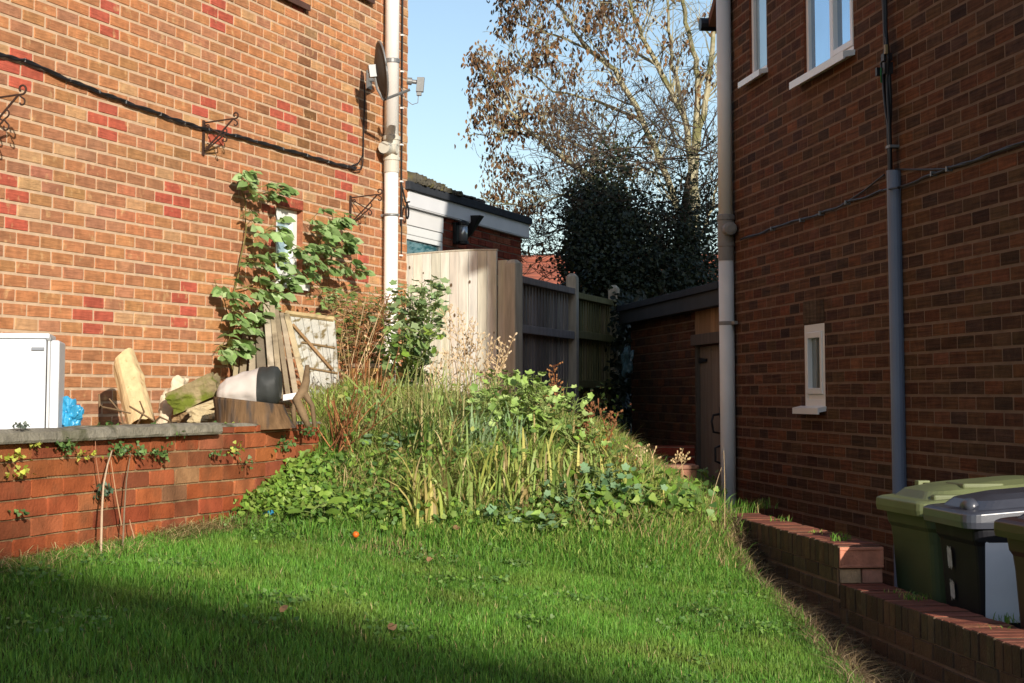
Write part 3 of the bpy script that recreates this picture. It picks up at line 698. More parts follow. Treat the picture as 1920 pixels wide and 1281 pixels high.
mb.tube([FB.p(uk + .02, zk - .2, -.03), FB.p(uk + .02, zk - .22, .02), FB.p(uk + .02, zk - .33, .02), FB.p(uk + .02, zk - .35, -.03)], .01, 8); mb.build('handle', M_BLACK, dr)
mb = MB()
zr0, zr1 = FB.hit(1340, 552, .1)[1], FB.hit(1340, 522, .1)[1]
mb.fbox(FB, us1 - .12, .0, ZS - .0, ZS + .13, .012, .10, m=0)
mb.fbox(FB, us1 - .14, .0, ZS + .13, ZS + .19, -3.1, .125, m=1)
mb.build('roof', [M_DARKBRD, M_FELT], sh, bevel=.005)

# ------------------------------------------------------------------ garden retaining wall
gw = thing('garden_wall', 'low old red brick garden wall with bulging courses and patches of weed', 'wall', FRW.p(3, -.9))
PAL_G = [S(*c) for c in ((150, 80, 48), (158, 87, 52), (141, 72, 46), (149, 86, 56), (133, 74, 50), (160, 95, 62), (145, 76, 48))]
zc = -.14; zcb = -.187
def col_gw(r, c):
    b = jit(rng.choice(PAL_G), .14, .06)
    if rng.random() < .06: b = jit(S(150, 108, 78), .12)
    if rng.random() < .12: b = tuple(x * .72 for x in b)
    if r >= -3: b = tuple(lerp(x, y, .3 * rng.random()) for x, y in zip(b, S(96, 62, 40)))
    if r <= -8 : b = tuple(lerp(x, y, .35 * rng.random()) for x, y in zip(b, S(196, 140, 104)))
    return b
ucop = FRW.hit(402, 812)[0]
mb = MB()
bricks(mb, FRW, -.0, 7.4, -1.15, zcb, .0765, .232, zcb, .07, [], col_gw, mort=.006, d=.008, bev=.003, ujit=.005, chip=.012)
bricks(mb, FRW, -.0, ucop, zcb, -.15, .0765, .232, zcb, .07, [], col_gw, mort=.006, d=.008, bev=.003, ujit=.005, chip=.012)
mb.poly([FRW.p(0, -1.15, -.007), FRW.p(0, -1.15, -.22), FRW.p(0, -.15, -.22), FRW.p(0, -.15, -.007)], S(160, 72, 46))
mb.poly([FRW.p(0, -1.15, -.22), FRW.p(7.4, -1.15, -.22), FRW.p(7.4, -.2, -.22), FRW.p(0, -.2, -.22)], S(140, 70, 46))
for v in range(len(mb.v)):       # the old courses wander a little
    x, y, z = mb.v[v]; d = .007 * mnoise.noise(Vector((x * 1.1, y * 1.1, z * 3))) ; e = .006 * mnoise.noise(Vector((x * 2.3 + 9, y * 2.3, z * 1.2)))
    mb.v[v] = (x + FRW.n.x * d, y + FRW.n.y * d, z + e)
mb.build('brickwork', [M_BRICK_G, M_MORT_G], gw)
mb = MB(); vs = []; k = 40
for j in range(k + 1):
    u = lerp(-.02, ucop, j / k); zt_ = -.143 + .012 * mnoise.noise(Vector((u * 5, 2, 0)))
    for w_, z_ in ((.002, -.155), (-.01, zt_), (-.22, zt_)): vs.append(FRW.p(u, z_, w_))
mb.faces(vs, [(j * 3 + i, (j + 1) * 3 + i, (j + 1) * 3 + i + 1, j * 3 + i + 1) for j in range(k) for i in range(2)]); mb.build('mortar_cap', M_COPING, gw, smooth=False)
usl = FRW.hit(203, 812)[0]
for a, b, dz, lab in ((usl + .005, 7.4, .0, None), (ucop + .01, usl - .004, .004, None)):
    mb = MB(); vs = []; k = 60
    prof = [(-.23, zcb - .003), (-.23, zc + .0), (.02, zc + .004), (.045, zc - .006), (.05, zcb + .008), (.044, zcb - .003)]
    for j in range(k + 1):
        u = lerp(a, b, j / k)
        for q_, (w_, z_) in enumerate(prof):
            nn = mnoise.noise(Vector((u * 9, q_ * 2.2, 5))) * .006; vs.append(FRW.p(u, z_ + dz + nn * (q_ not in (0, 5)), w_ + nn))
    m_ = len(prof)
    mb.faces(vs, [(j * m_ + i, (j + 1) * m_ + i, (j + 1) * m_ + (i + 1) % m_, j * m_ + (i + 1) % m_) for j in range(k) for i in range(m_)] + [tuple(range(m_)), tuple(k * m_ + i for i in range(m_))[::-1]])
    mb.build('coping_slab', M_COPING, gw)

# ------------------------------------------------------------------ low stepped wall beside the drive
lw = thing('low_brick_wall', 'low stepped brick wall topped with bricks on edge beside the bins', 'wall', FL.p(.8, -1.5, -.1))
ZU, ZL, TW = -.708, -.885, .213
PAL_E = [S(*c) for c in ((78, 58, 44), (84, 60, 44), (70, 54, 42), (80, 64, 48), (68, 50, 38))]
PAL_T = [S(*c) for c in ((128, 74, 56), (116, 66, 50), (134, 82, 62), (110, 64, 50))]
def on_edge(mb, u0, u1, zt):
    n = round((u1 - u0) / .078); s = (u1 - u0) / n
    for i in range(n):
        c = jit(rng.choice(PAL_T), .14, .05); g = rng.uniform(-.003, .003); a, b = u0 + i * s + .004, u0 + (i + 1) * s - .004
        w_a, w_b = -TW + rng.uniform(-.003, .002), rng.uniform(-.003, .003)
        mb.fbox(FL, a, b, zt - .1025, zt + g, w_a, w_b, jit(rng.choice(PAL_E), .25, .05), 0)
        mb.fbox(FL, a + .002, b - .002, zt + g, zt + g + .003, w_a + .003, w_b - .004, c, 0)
    mb.fbox(FL, u0, u1, zt - .1, zt - .007, -TW + .006, -.008, m=1)
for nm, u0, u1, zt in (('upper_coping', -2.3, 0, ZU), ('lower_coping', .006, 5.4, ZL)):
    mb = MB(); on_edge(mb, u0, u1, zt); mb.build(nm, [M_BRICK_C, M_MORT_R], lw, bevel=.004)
mb = MB()
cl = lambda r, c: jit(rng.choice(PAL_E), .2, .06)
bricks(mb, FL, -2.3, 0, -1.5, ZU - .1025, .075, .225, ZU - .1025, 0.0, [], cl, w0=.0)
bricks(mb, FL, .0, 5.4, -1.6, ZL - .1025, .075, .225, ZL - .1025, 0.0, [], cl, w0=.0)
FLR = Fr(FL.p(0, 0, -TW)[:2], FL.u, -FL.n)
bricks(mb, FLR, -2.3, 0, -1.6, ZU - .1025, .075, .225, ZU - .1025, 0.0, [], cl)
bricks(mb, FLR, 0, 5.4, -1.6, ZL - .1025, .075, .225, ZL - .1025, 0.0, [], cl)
FEND = Fr(FL.p(0, 0, 0)[:2], -FL.n, FL.u)
# end face above the step: a brick on edge showing its bed, and two cut headers below it
mb.fbox(FEND, .0, TW, ZL - .05, ZU - .1025, -.03, -.012, m=1)
for a, b, c in ((.004, .104, S(176, 146, 112)), (.113, TW - .003, S(184, 132, 108))): mb.fbox(FEND, a, b, ZL + .006, ZU - .108, -.03, .0, jit(c, .05), 0)
mb.build('brickwork', [M_BRICK_C, M_MORT_R], lw)
mb = MB(); e0 = ZU - .1025
mb.fbox(FEND, .0, TW, e0 + .002, ZU - .004, .0, .012, S(190, 124, 98)); mb.fbox(FEND, .0, TW, e0 + .002, e0 + .016, .012, .018, S(190, 124, 98)); mb.fbox(FEND, .0, TW, ZU - .02, ZU - .004, .012, .018, S(190, 124, 98))
mb.fbox(FEND, .0, .02, e0 + .016, ZU - .02, .012, .018, S(190, 124, 98)); mb.fbox(FEND, TW - .02, TW, e0 + .016, ZU - .02, .012, .018, S(190, 124, 98))
mb.build('end_brick', M_BRICK_C, lw, bevel=.004)

# ------------------------------------------------------------------ brick stub and low brick wall near the outhouse
pb = at(1241, 878, 11.7); FS = Fr((pb.x, pb.y), (1, .05), (.05, -1))
mb = MB(); wS = at(1308, 878, 11.7).x - pb.x
for i in range(2):
    for k_ in range(3): mb.fbox(FS, i * wS / 2 + .004, (i + 1) * wS / 2 - .004, pb.z - .14 - k_ * .145, pb.z - .01 - k_ * .145, -.22, rng.uniform(-.004, .004), jit(S(152, 104, 82), .12))
mb.fbox(FS, -.01, wS + .01, pb.z - .01, pb.z + .02, -.24, .012, S(150, 108, 86))
tag(mb.build('brick_stub', M_BRICK_C, loc=FS.p(wS / 2, pb.z - .45, -.1), bevel=.008), 'short pink brick stub standing in the grass by the outhouse door', 'brick pier')
pb = at(1196, 838, 13.6); FS2 = Fr((pb.x, pb.y), (1, -.08), (-.08, -1)); wS = at(1302, 838, 13.6).x - pb.x
mb = MB(); bricks(mb, FS2, 0, wS, -1.2, pb.z, .075, .225, pb.z, 0, [], lambda r, c: jit(S(128, 54, 40), .2)); mb.fbox(FS2, 0, wS, -1.2, pb.z + .004, -.2, -.009, S(120, 54, 40))
tag(mb.build('planter_wall', [M_BRICK_G, M_MORT_R], loc=FS2.p(wS / 2, -1.2, -.1)), 'low dark red brick wall in shade at the foot of the outhouse', 'wall')

# ------------------------------------------------------------------ far houses
def simple_house(name, lab, c, size, rot, eave, ridge, wallm, roofm, zg=-1.6):
    t = thing(name, lab, 'house', (c[0], c[1], zg)); a, b = size[0] / 2, size[1] / 2; cr, sr = math.cos(rot), math.sin(rot)
    P = lambda x, y, z: Vector((c[0] + x * cr - y * sr, c[1] + x * sr + y * cr, z))
    mb = MB(); mb.hexa([P(-a, -b, zg), P(a, -b, zg), P(a, b, zg), P(-a, b, zg), P(-a, -b, eave), P(a, -b, eave), P(a, b, eave), P(-a, b, eave)], S(150, 92, 68)); 
    for s_ in (-1, 1): mb.poly([P(s_ * a, -b, eave), P(s_ * a, b, eave), P(s_ * a, 0, ridge - .05)], S(150, 92, 68))
    mb.build('wall', wallm, t)
    mb = MB(); o_ = .35; k = (ridge - eave) / b
    for s_ in (-1, 1):
        n = 22
        for i in range(n):
            t0, t1 = i / n, (i + 1) / n
            y0, y1 = s_ * (b + o_) * (1 - t0), s_ * (b + o_) * (1 - t1); z0, z1 = ridge - k * abs(y0), ridge - k * abs(y1)
            mb.hexa([P(-a - o_, y0, z0), P(a + o_, y0, z0), P(a + o_, y1, z1 - .02), P(-a - o_, y1, z1 - .02), P(-a - o_, y0, z0 + .05), P(a + o_, y0, z0 + .05), P(a + o_, y1, z1 + .012), P(-a - o_, y1, z1 + .012)])
    mb.tube([P(-a - o_, 0, ridge + .03), P(a + o_, 0, ridge + .03)], .12, 8)
    mb.build('roof', roofm, t)
    return t, P
simple_house('brick_house', 'distant house showing only its orange red tiled roof through the branches', (4.5, 47, -1.6), (15, 8), R(-4), 1.2, 3.62, M_BRICK_R, M_TILE_RED)


# unseen block added and shaped so its roof edge shadows the near lawn
SD = Vector((math.sin(SUN_AZ) * math.cos(SUN_EL), -math.cos(SUN_AZ) * math.cos(SUN_EL), math.sin(SUN_EL)))
def back_block():
    ga, gb = Vector((-2.05, 7.32, -.72)), Vector((.98, 6.22, -1.07)); hz = 13.5
    A = ga + SD * ((hz - ga.z) / SD.z); B = gb + SD * ((hz - gb.z) / SD.z); d = (B - A); d.z = 0; d.normalize(); n = Vector((d.y, -d.x, 0)); n = -n if n.y > 0 else n
    A = A - d * 14; B = B + d * .6; t = thing('lawn_shadow_block', 'unseen brick block added behind the camera to shade the near lawn', 'shadow caster', (*((A + B) / 2)[:2], -1.6))
    mb = MB(); p = [A, B, B + n * 9, A + n * 9]; mb.hexa([Vector((q.x, q.y, -1.6)) for q in p] + [Vector((q.x, q.y, hz)) for q in p], S(140, 90, 66)); mb.build('wall', M_BRICK_R, t)
    for k in range(5):
        for i in range(7):
            a = A + d * (1.2 + i * 2.3); mb = MB(); mb.box(Vector((a.x, a.y, -.6 + k * 2.8)) - n * .02, d * 1.2, n * .1, (0, 0, 1.3)); mb.build('window', M_UPVC, t)
back_block()
# ================================================================== THINGS ON THE LEFT HOUSE
def ring(mb, c, r, h, k=1.12, m=0):
    mb.lathe(c, [(r, -h / 2 - .006), (r * k, -h / 2), (r * k, h / 2), (r, h / 2 + .006)], 20, m=m)
up, _ = FA.hit(734, 300, .09)
PR = .062
sp = thing('soil_pipe', 'white soil pipe running up the corner of the sunlit house', 'pipe', FA.p(up, -1.0, .09))
pz = lambda py: FA.hit(734, py, .09)[1]
mb = MB(); mb.lathe(FA.p(up, 0, .09), [(PR, pz(258)), (PR, 5.2)], 24); mb.lathe(FA.p(up, 0, .09), [(PR * .98, -1.0), (PR * .98, pz(322))], 24); mb.build('pipe', M_PIPE_W, sp, smooth=True)
mb = MB(); mb.lathe(FA.p(up, 0, .09), [(PR * 1.08, pz(324)), (PR * 1.08, pz(302)), (PR * 1.2, pz(301)), (PR * 1.2, pz(296)), (PR * 1.12, pz(295)), (PR * 1.12, pz(264)), (PR * 1.24, pz(263)), (PR * 1.24, pz(256)), (PR * 1.05, pz(255)), (PR, pz(254))], 24)
zc_ = pz(281); mb.lathe(FA.p(up + .05, zc_, .09), [(.052, 0), (.052, .12)], 18, ax=FA.u)
cdv = -ray(727, 281).normalized(); mb.lathe(FA.p(up + .045, zc_, .09), [(.045, .0), (.045, PR * 1.18), (.036, PR * 1.2), (.036, PR * 1.12), (.0, PR * 1.12)], 18, ax=FA.n)
mb.build('branch_socket', M_PIPE_C, sp)
for z in (pz(404), 2.9, -.35):
    mb = MB(); ring(mb, FA.p(up, z, .09), PR, .012 if z == pz(404) else .03, 1.1); mb.fbox(FA, up - .02, up + .02, z - .01, z + .01, 0, .09); mb.build('pipe_clip', M_STEEL, sp)

# thin cables clipped to the very corner
mb = MB(); uc = FA.hit(752, 300, .01)[0]
mb.tube([FA.p(uc + .004 * math.sin(i), 5 - i * .25, .014) for i in range(15)] + [FA.hit and FA.p(uc, FA.hit(752, 345)[1], .014)], .007, 6)
mb.tube([FA.p(uc - .018 + .003 * math.sin(i * 1.7), 5 - i * .25, .012) for i in range(16)], .005, 6)
zq = FA.hit(755, 395)[1]
pts = [FA.p(uc, FA.hit(752, 345)[1], .014)] + [FA.p(uc - .045 + .05 * math.cos(g), zq + .0 + .075 * math.sin(g), .03 + .005 * g) for g in [x * .5 for x in range(3, 17)]]
mb.tube(pts, .009, 6)
for z in np.arange(.9, 4.5, .33): mb.fbox(FA, uc - .03, uc + .012, z, z + .014, .002, .022, m=1)
tag(mb.build('corner_cable', [M_BLACK, M_UPVC], loc=FA.p(uc, zq, .01)), 'thin dark cable down the house corner ending in a small coil', 'cable')

# cable sagging across the wall
mb = MB()
ck = [(-60, 84), (0, 103), (45, 113), (130, 150), (185, 172), (235, 191), (300, 214), (345, 230), (390, 243), (440, 254), (480, 265), (530, 279), (575, 291), (615, 303), (650, 312), (668, 315)]
def wallpath(fr, pxs, w, n=6, amp=0.0, ph=0.0):
    out = []
    for (a, b), (c, d) in zip(pxs, pxs[1:]):
        for i in range(n):
            t = i / n; u, z = fr.hit(lerp(a, c, t), lerp(b, d, t), w); k = len(out)
            out.append(fr.p(u, z + amp * math.sin(k * .9 + ph), w + amp * .6 * math.cos(k * .9 + ph)))
    u, z = fr.hit(*pxs[-1], w); out.append(fr.p(u, z, w)); return out
mb.tube(wallpath(FA, ck, .02, 6, .006, 0), .0085, 6); mb.tube(wallpath(FA, ck, .02, 6, .007, 2.2), .0085, 6); mb.tube(wallpath(FA, ck[2:13], .02, 6, .007, 4.2), .0075, 6)
mb.tube(wallpath(FA, [(655, 313), (672, 306), (681, 290), (682, 240), (683, 200), (684, 158)], .018, 5), .006, 6)
mb.tube(wallpath(FA, [(655, 313), (668, 319), (677, 318), (680, 308), (681, 290)], .03, 4), .006, 6)
for i in range(2, len(ck) - 1):
    u, z = FA.hit(*ck[i], .02); mb.fbox(FA, u - .003, u + .003, z - .011, z + .011, .0, .031, m=1)
tag(mb.build('wall_cable', [M_BLACK, M_STEEL], loc=FA.p(*FA.hit(400, 250), .02)), 'bundle of black cables sagging across the sunlit brick wall', 'cable')

# hanging basket brackets
def scroll(c, e, f, r, turns=1.15, a0=0.0, sgn=1, n=14):
    return [c + e * (r * (1 - .55 * i / n) * math.cos(a0 + sgn * turns * 2 * math.pi * i / n)) + f * (r * (1 - .55 * i / n) * math.sin(a0 + sgn * turns * 2 * math.pi * i / n)) for i in range(n + 1)]
def basket_bracket(px, y0, y1, lab):
    u, z1 = FA.hit(px, y0, .01); z0 = FA.hit(px, y1, .01)[1]; h = z1 - z0; Z = Vector((0, 0, 1)); N = FA.n
    t = thing('basket_bracket', lab, 'bracket', FA.p(u, z0, 0), 'wrought iron hanging basket brackets')
    mb = MB(); mb.fbox(FA, u - .012, u + .012, z0, z1, .0, .012); mb.build('back_bar', M_IRON, t)
    mb = MB(); w = h * .92; P = lambda zz, ww: FA.p(u, z0 + zz * h, .012 + ww * w)
    mb.tube([P(.93, 0), P(.97, .5), P(1.0, .95)], .006, 6)
    mb.tube([P(.22, 0.02), P(.2, .08), P(.6, .55), P(1.0, .98)], .0065, 6)
    mb.tube([P(.88, .02), P(.72, .3), P(.55, .62)], .005, 6)
    mb.tube([P(.16, .02), P(.16, .1), P(.5, .6), P(.56, .66)], .0055, 6)
    r = .10 * h
    mb.tube([P(1.0, .95)] + scroll(P(1.1, 1.06), N, Z, r, .9, -1.6, 1), .006, 6)
    mb.tube([P(1.0, .98)] + scroll(P(.86, 1.06), N, Z, r * .8, .7, 1.4, -1), .005, 6)
    mb.tube([P(.56, .66)] + scroll(P(.68, .7), N, Z, r * .8, .6, -1.0, 1), .005, 6); mb.tube([P(.56, .66)] + scroll(P(.42, .7), N, Z, r * .8, .8, 1.2, -1), .005, 6)
    mb.tube(scroll(P(.3, .12), N, Z, r * .6, .8, -2.5, 1), .0045, 5); mb.tube(scroll(P(.82, .12), N, Z, r * .6, .8, 2.5, -1), .0045, 5)
    mb.build('scrollwork', M_IRON, t)
basket_bracket(383, 226, 292, 'middle iron scroll bracket with the cable crossing it')
basket_bracket(658, 367, 426, 'iron scroll bracket beside the white soil pipe')
basket_bracket(-45, 183, 285, 'iron scroll bracket cut off by the left edge')

# satellite dish
du, dz = FA.hit(716, 132, .33); dc = FA.p(du, dz, .33)
sd = thing('satellite_dish', 'dark grey satellite dish seen from behind beside the white pipe', 'satellite dish', FA.p(du, dz - .05, 0))
dn = Vector((.955, .25, .14)).normalized(); dx = dn.cross(Vector((0, 0, 1))).normalized(); dy = dx.cross(dn)
mb = MB(); n, k = 28, 6; vs = []
for j in range(k + 1):
    r = j / k
    for i in range(n):
        g = 2 * math.pi * i / n; vs.append(dc + dx * (.20 * r * math.cos(g)) + dy * (.235 * r * math.sin(g)) + dn * (.055 * r * r - .055))
fs = [(j * n + i, j * n + (i + 1) % n, (j + 1) * n + (i + 1) % n, (j + 1) * n + i) for j in range(k) for i in range(n)]
mb.faces(vs, fs)
rim = [dc + dx * (.203 * math.cos(2 * math.pi * i / n)) + dy * (.238 * math.sin(2 * math.pi * i / n)) for i in range(n + 1)]
mb.tube(rim, .009, 6, m=1)
mb.build('reflector', [mat('dish_mesh', S(70, 68, 64), var=.15, vs=40, rough=.6), M_STEEL], sd, smooth=True)
mb = MB(); wp = FA.p(du + .05, dz - .04, .0)
bu, bz = FA.hit(690, 150, .0); wp = FA.p(bu, bz, 0)
mb.fbox(FA, bu - .04, bu + .04, bz - .08, bz + .08, .002, .02); mb.tube([wp, wp + FA.n * .1, dc - dn * .1 + Vector((0, 0, -.02)), dc - dn * .05], .02, 8)
mb.box(dc - dn * .11 - dx * .03 - dy * .05, dx * .06, dn * .06, dy * .1)
mb.tube([dc - dn * .07 - dy * .02, dc - dn * .06 - dy * .15, dc - dy * .245 - dn * .02], .012, 6)
mb.build('mount', M_STEEL, sd)
lc = at(771, 166, dc.y + .02); ab = dc - dy * .245
mb = MB(); mb.tube([ab - dn * .02, lc + Vector((-.01, 0, -.01))], .012, 4); mb.build('arm', M_STEEL, sd)
mb = MB(); mb.lathe(lc + Vector((-.015, 0, .06)), [(.03, -.02), (.032, .02), (.018, .022), (.018, .06)], 14, ax=Vector((1, .1, -.1))); mb.box(lc + Vector((.04, -.03, -.03)), (.06, 0, .0), (0, .06, 0), (0.01, 0, .12)); mb.box(lc + Vector((.045, -.02, -.06)), (.04, 0, 0), (0, .04, 0), (0, 0, .03)); 
mb.tube([lc + Vector((.06, 0, -.05)), lc + Vector((.055, 0, -.12)), lc + Vector((.01, 0, -.135)), lc + Vector((-.05, 0, -.09)), lc + Vector((-.08, 0, -.0))], .004, 5)
mb.build('receiver', M_STEEL, sd, bevel=.006)

# ================================================================== ON THE PLANTING BED
FZ = -.26
fp = at(86, 742, 8.5); e1 = Vector((.982, .19, 0)); e2 = Vector((-.19, .982, 0)); zt_ = at(86, 625, 8.5).z; zd_ = at(100, 638, 8.5).z
M_FRIDGE = mat('fridge_enamel', S(204, 207, 210), var=.04, vs=3, rough=.4, spec=.4, col2=S(190, 190, 186), c2s=5, c2lo=.6, c2hi=.85)
fr_ = thing('white_fridge', 'small white fridge standing on the bed behind the garden wall', 'fridge', (fp.x - .25, fp.y + .2, FZ))
B0 = Vector((fp.x, fp.y, FZ))
mb = MB(); mb.box(B0 - e1 * .48, e1 * .477, e2 * .46, (0, 0, zt_ - FZ - .028)); mb.build('body', M_FRIDGE, fr_, bevel=.008)
mb = MB(); mb.box(Vector((B0.x, B0.y, zt_ - .026)) - e1 * .485 - e2 * .006, e1 * .497, e2 * .47, (0, 0, .026)); mb.build('worktop', M_FRIDGE, fr_, bevel=.006)
mb = MB(); mb.box(B0 + e1 * .003 + e2 * .004, e1 * .012, e2 * .44, (0, 0, zd_ - FZ)); mb.build('door_seal', mat('grey_seal', S(196, 196, 194), rough=.7), fr_)
mb = MB(); mb.box(B0 + e1 * .016 - e2 * .004, e1 * .044, e2 * .46, (0, 0, zd_ - FZ)); mb.build('door', M_FRIDGE, fr_, bevel=.01)
mb = MB(); mb.box(Vector((B0.x, B0.y, zd_)) - e1 * .003 - e2 * .002, e1 * .022, e2 * .05, (0, 0, .014)); mb.build('hinge', M_STEEL, fr_)
h0 = at(59, 657, 8.48); mb = MB(); mb.box(h0 - e2 * .004, e1 * .06, e2 * .012, (0, 0, .015)); mb.build('badge', mat('grey_badge', S(118, 122, 128), rough=.5), fr_)

def blob(name, lab, cat, px, py, Y, wpx, hpx, dep, seed, m, col=(.5, .5, .5), rot=0.0, rough=.28, boxy=.55, tilt=0.0, smooth=False, n=9, group=None):
    c = at(px, py, Y); k = Y / FH; mb = MB()
    mt = Matrix.Rotation(tilt, 3, 'Y') @ Matrix.Rotation(rot, 3, 'Z')
    mb.rock(c, (wpx * k, dep, hpx * k), seed, col, 0, rough, mt, boxy, n)
    o = mb.build(name, m, loc=(c.x, c.y, c.z - hpx * k / 2), smooth=smooth); tag(o, lab, cat, group); return o
M_BLUE = mat('blue_plastic', S(52, 142, 182), var=.25, vs=14, rough=.35, spec=.5, bump=.6, bs=25)
blob('plastic_bag', 'crumpled bright blue plastic bag beside the white fridge', 'bag', 128, 780, 8.9, 46, 60, .14, 8, M_BLUE, rough=.6, boxy=.15, n=14, tilt=R(20))
M_PALEWOOD = mat('pale_log_wood', S(204, 180, 136), var=.2, vs=5, rough=.85, spec=.1, bump=.4, bs=30, stretch=(3, 3, 1), col2=S(168, 124, 76), c2s=9, c2lo=.6, c2hi=.75)
a, b = at(268, 802, 10.1), at(232, 672, 10.5); ax = (b - a).normalized(); sx = Vector((1, .1, 0)); sx = (sx - ax * sx.dot(ax)).normalized(); sy = ax.cross(sx)
mb = MB(); seg, rows = 24, 16; vs = []
for i in range(rows + 1):
    t = i / rows
    for j in range(seg):
        g = 2 * math.pi * j / seg; cg, sg_ = math.cos(g), math.sin(g)
        r = .076 * (1.08 - .12 * t) * (1 + .16 * mnoise.noise(Vector((cg * 1.9, sg_ * 1.9, t * .9))) + .05 * mnoise.noise(Vector((cg * 6, sg_ * 6, t * 4))) + (.16 * math.exp(-((t - .7) / .06) ** 2) * max(0, cg)))
        if t > .93: r *= .96
        vs.append(a + (b - a) * t + sx * (r * cg) + sy * (r * sg_ * .85) + ax * ((.05 * cg) if i == rows else (.02 * cg if i == rows - 1 else 0)))
mb.faces(vs, [(i * seg + j, i * seg + (j + 1) % seg, (i + 1) * seg + (j + 1) % seg, (i + 1) * seg + j) for i in range(rows) for j in range(seg)] + [tuple(rows * seg + j for j in range(seg))])
tag(mb.build('pale_log', M_PALEWOOD, loc=a), 'pale barkless log leaning upright against the brick wall', 'log')
WST = S(206, 190, 162)
mb = MB(); c = at(322, 760, 10.0)
mb.rock(at(318, 770, 10.0), (.12, .12, .25), 11, WST, rough=.45, rot=Matrix.Rotation(R(14), 3, 'Y'), n=9); mb.rock(at(333, 726, 10.0), (.075, .08, .12), 12, WST, rough=.4, rot=Matrix.Rotation(R(20), 3, 'Y'), n=7)
tag(mb.build('white_stone', M_STONE, loc=at(318, 800, 10.0), smooth=True), 'tall knobbly white stone left of the mossy slab', 'stone')
blob('mossy_slab', 'thick mossy stone slab tilted up on the rubble pile', 'stone', 366, 739, 9.9, 96, 44, .2, 21, M_MOSS, tilt=R(-24), rough=.16, boxy=.9, n=9)
blob('thin_slab', 'thin pale slab of stone lying under the mossy slab', 'stone', 388, 763, 9.75, 66, 15, .2, 22, M_STONE, S(178, 162, 128), tilt=R(-20), rough=.14, boxy=.92, n=7)
blob('stone_chunk', 'pale broken stone chunk at the bottom of the rubble pile', 'stone', 388, 785, 9.6, 56, 34, .16, 23, M_STONE, S(186, 168, 130), rough=.4, n=8)
blob('brown_stone', 'brown stone wedged between the white stone and the slabs', 'stone', 347, 779, 9.9, 44, 26, .14, 24, M_STONE, S(142, 116, 84), rough=.3, n=7)
# sack with a black end
sk = thing('stuffed_sack', 'plump white fabric sack with a black end lying on the tree stump', 'sack', at(465, 765, 9.7))
a, b = at(408, 742, 9.75), at(526, 722, 9.75); ax = (b - a).normalized(); LN = (b - a).length
def sackrow(t0, t1, n=12, rows=22):
    mb = MB(); k0 = []; seg = 36; vs = []
    for i in range(rows + 1):
        t = lerp(t0, t1, i / rows); r = float(np.interp(t, [0, .04, .15, .4, .7, .85, .95, 1.0], [.035, .065, .09, .104, .12, .12, .108, .08]))
        p = a + (b - a) * t; o1 = ax.cross(Vector((0, 0, 1))).normalized(); o2 = o1.cross(ax) * -1
        for j in range(seg):
            g = 2 * math.pi * j / seg; nn = mnoise.noise(Vector((t * 5, math.cos(g) * 2.2, math.sin(g) * 2.2))) + .5 * mnoise.noise(Vector((t * 4 + math.cos(g) * 5, math.cos(g) * 5, math.sin(g) * 6))); wr = .05 * math.sin(g * 7 + t * 5) * (1 - t) + .045 * math.sin(t * 26 + 3 * math.sin(g)) * (t > .6) + .05 * abs(mnoise.noise(Vector((t * 9, g * 2.2, 7))))
            rr = r * (1 + lerp(.12, .03, sm((t - .4) / .25)) * nn + wr * (1 if t < .6 else .45)); q = p + o1 * (rr * math.cos(g)) + Vector((0, 0, 1)) * (rr * math.sin(g) * .95); q.z = max(q.z, p.z - .10 + .01 * nn); vs.append(q)
    mb.faces(vs, [(i * seg + j, i * seg + (j + 1) % seg, (i + 1) * seg + (j + 1) % seg, (i + 1) * seg + j) for i in range(rows) for j in range(seg)])
    mb.faces(vs[:seg], [tuple(range(seg))]); mb.faces(vs[-seg:], [tuple(range(seg))]); return mb
sackrow(0.0, .66).build('white_cloth', mat('white_sack_cloth', S(190, 181, 172), var=.08, vs=8, rough=.85, spec=.1, bump=.5, bs=14), sk, smooth=True)
sackrow(.66, 1.0, rows=14).build('black_end', mat('black_sack_cloth', S(52, 54, 52), var=.2, vs=10, rough=.6, spec=.3, bump=.4, bs=16), sk, smooth=True)
# stump
M_STUMP = mat('stump_wood', S(106, 82, 58), var=.4, vs=5, rough=.9, spec=.1, bump=.7, bs=14, stretch=(6, 6, 1), col2=S(70, 62, 56), c2s=3, c2lo=.5, c2hi=.64)
c = at(478, 800, 9.25); mb = MB(); seg = 40; vs = []
for i, (kz, kr) in enumerate(((-.3, 1.08), (0, 1.02), (.5, .97), (.9, .95), (1.0, .92))):
    for j in range(seg):
        g = 2 * math.pi * j / seg; r = .198 * kr * (1 + .16 * mnoise.noise(Vector((math.cos(g) * 1.6, math.sin(g) * 1.6, 1))) + .04 * mnoise.noise(Vector((math.cos(g) * 7, math.sin(g) * 7, kz))))
        x, y = r * math.cos(g), r * .8 * math.sin(g); top = .115 - .12 * x - .02 * y; vs.append(c + Vector((x - .03 * kz, y, kz * top + .02)))
mb.faces(vs, [(i * seg + j, i * seg + (j + 1) % seg, (i + 1) * seg + (j + 1) % seg, (i + 1) * seg + j) for i in range(4) for j in range(seg)] + [tuple(4 * seg + j for j in range(seg))])
tag(mb.build('tree_stump', M_STUMP, loc=c), 'weathered brown tree stump section lying behind the garden wall', 'stump')
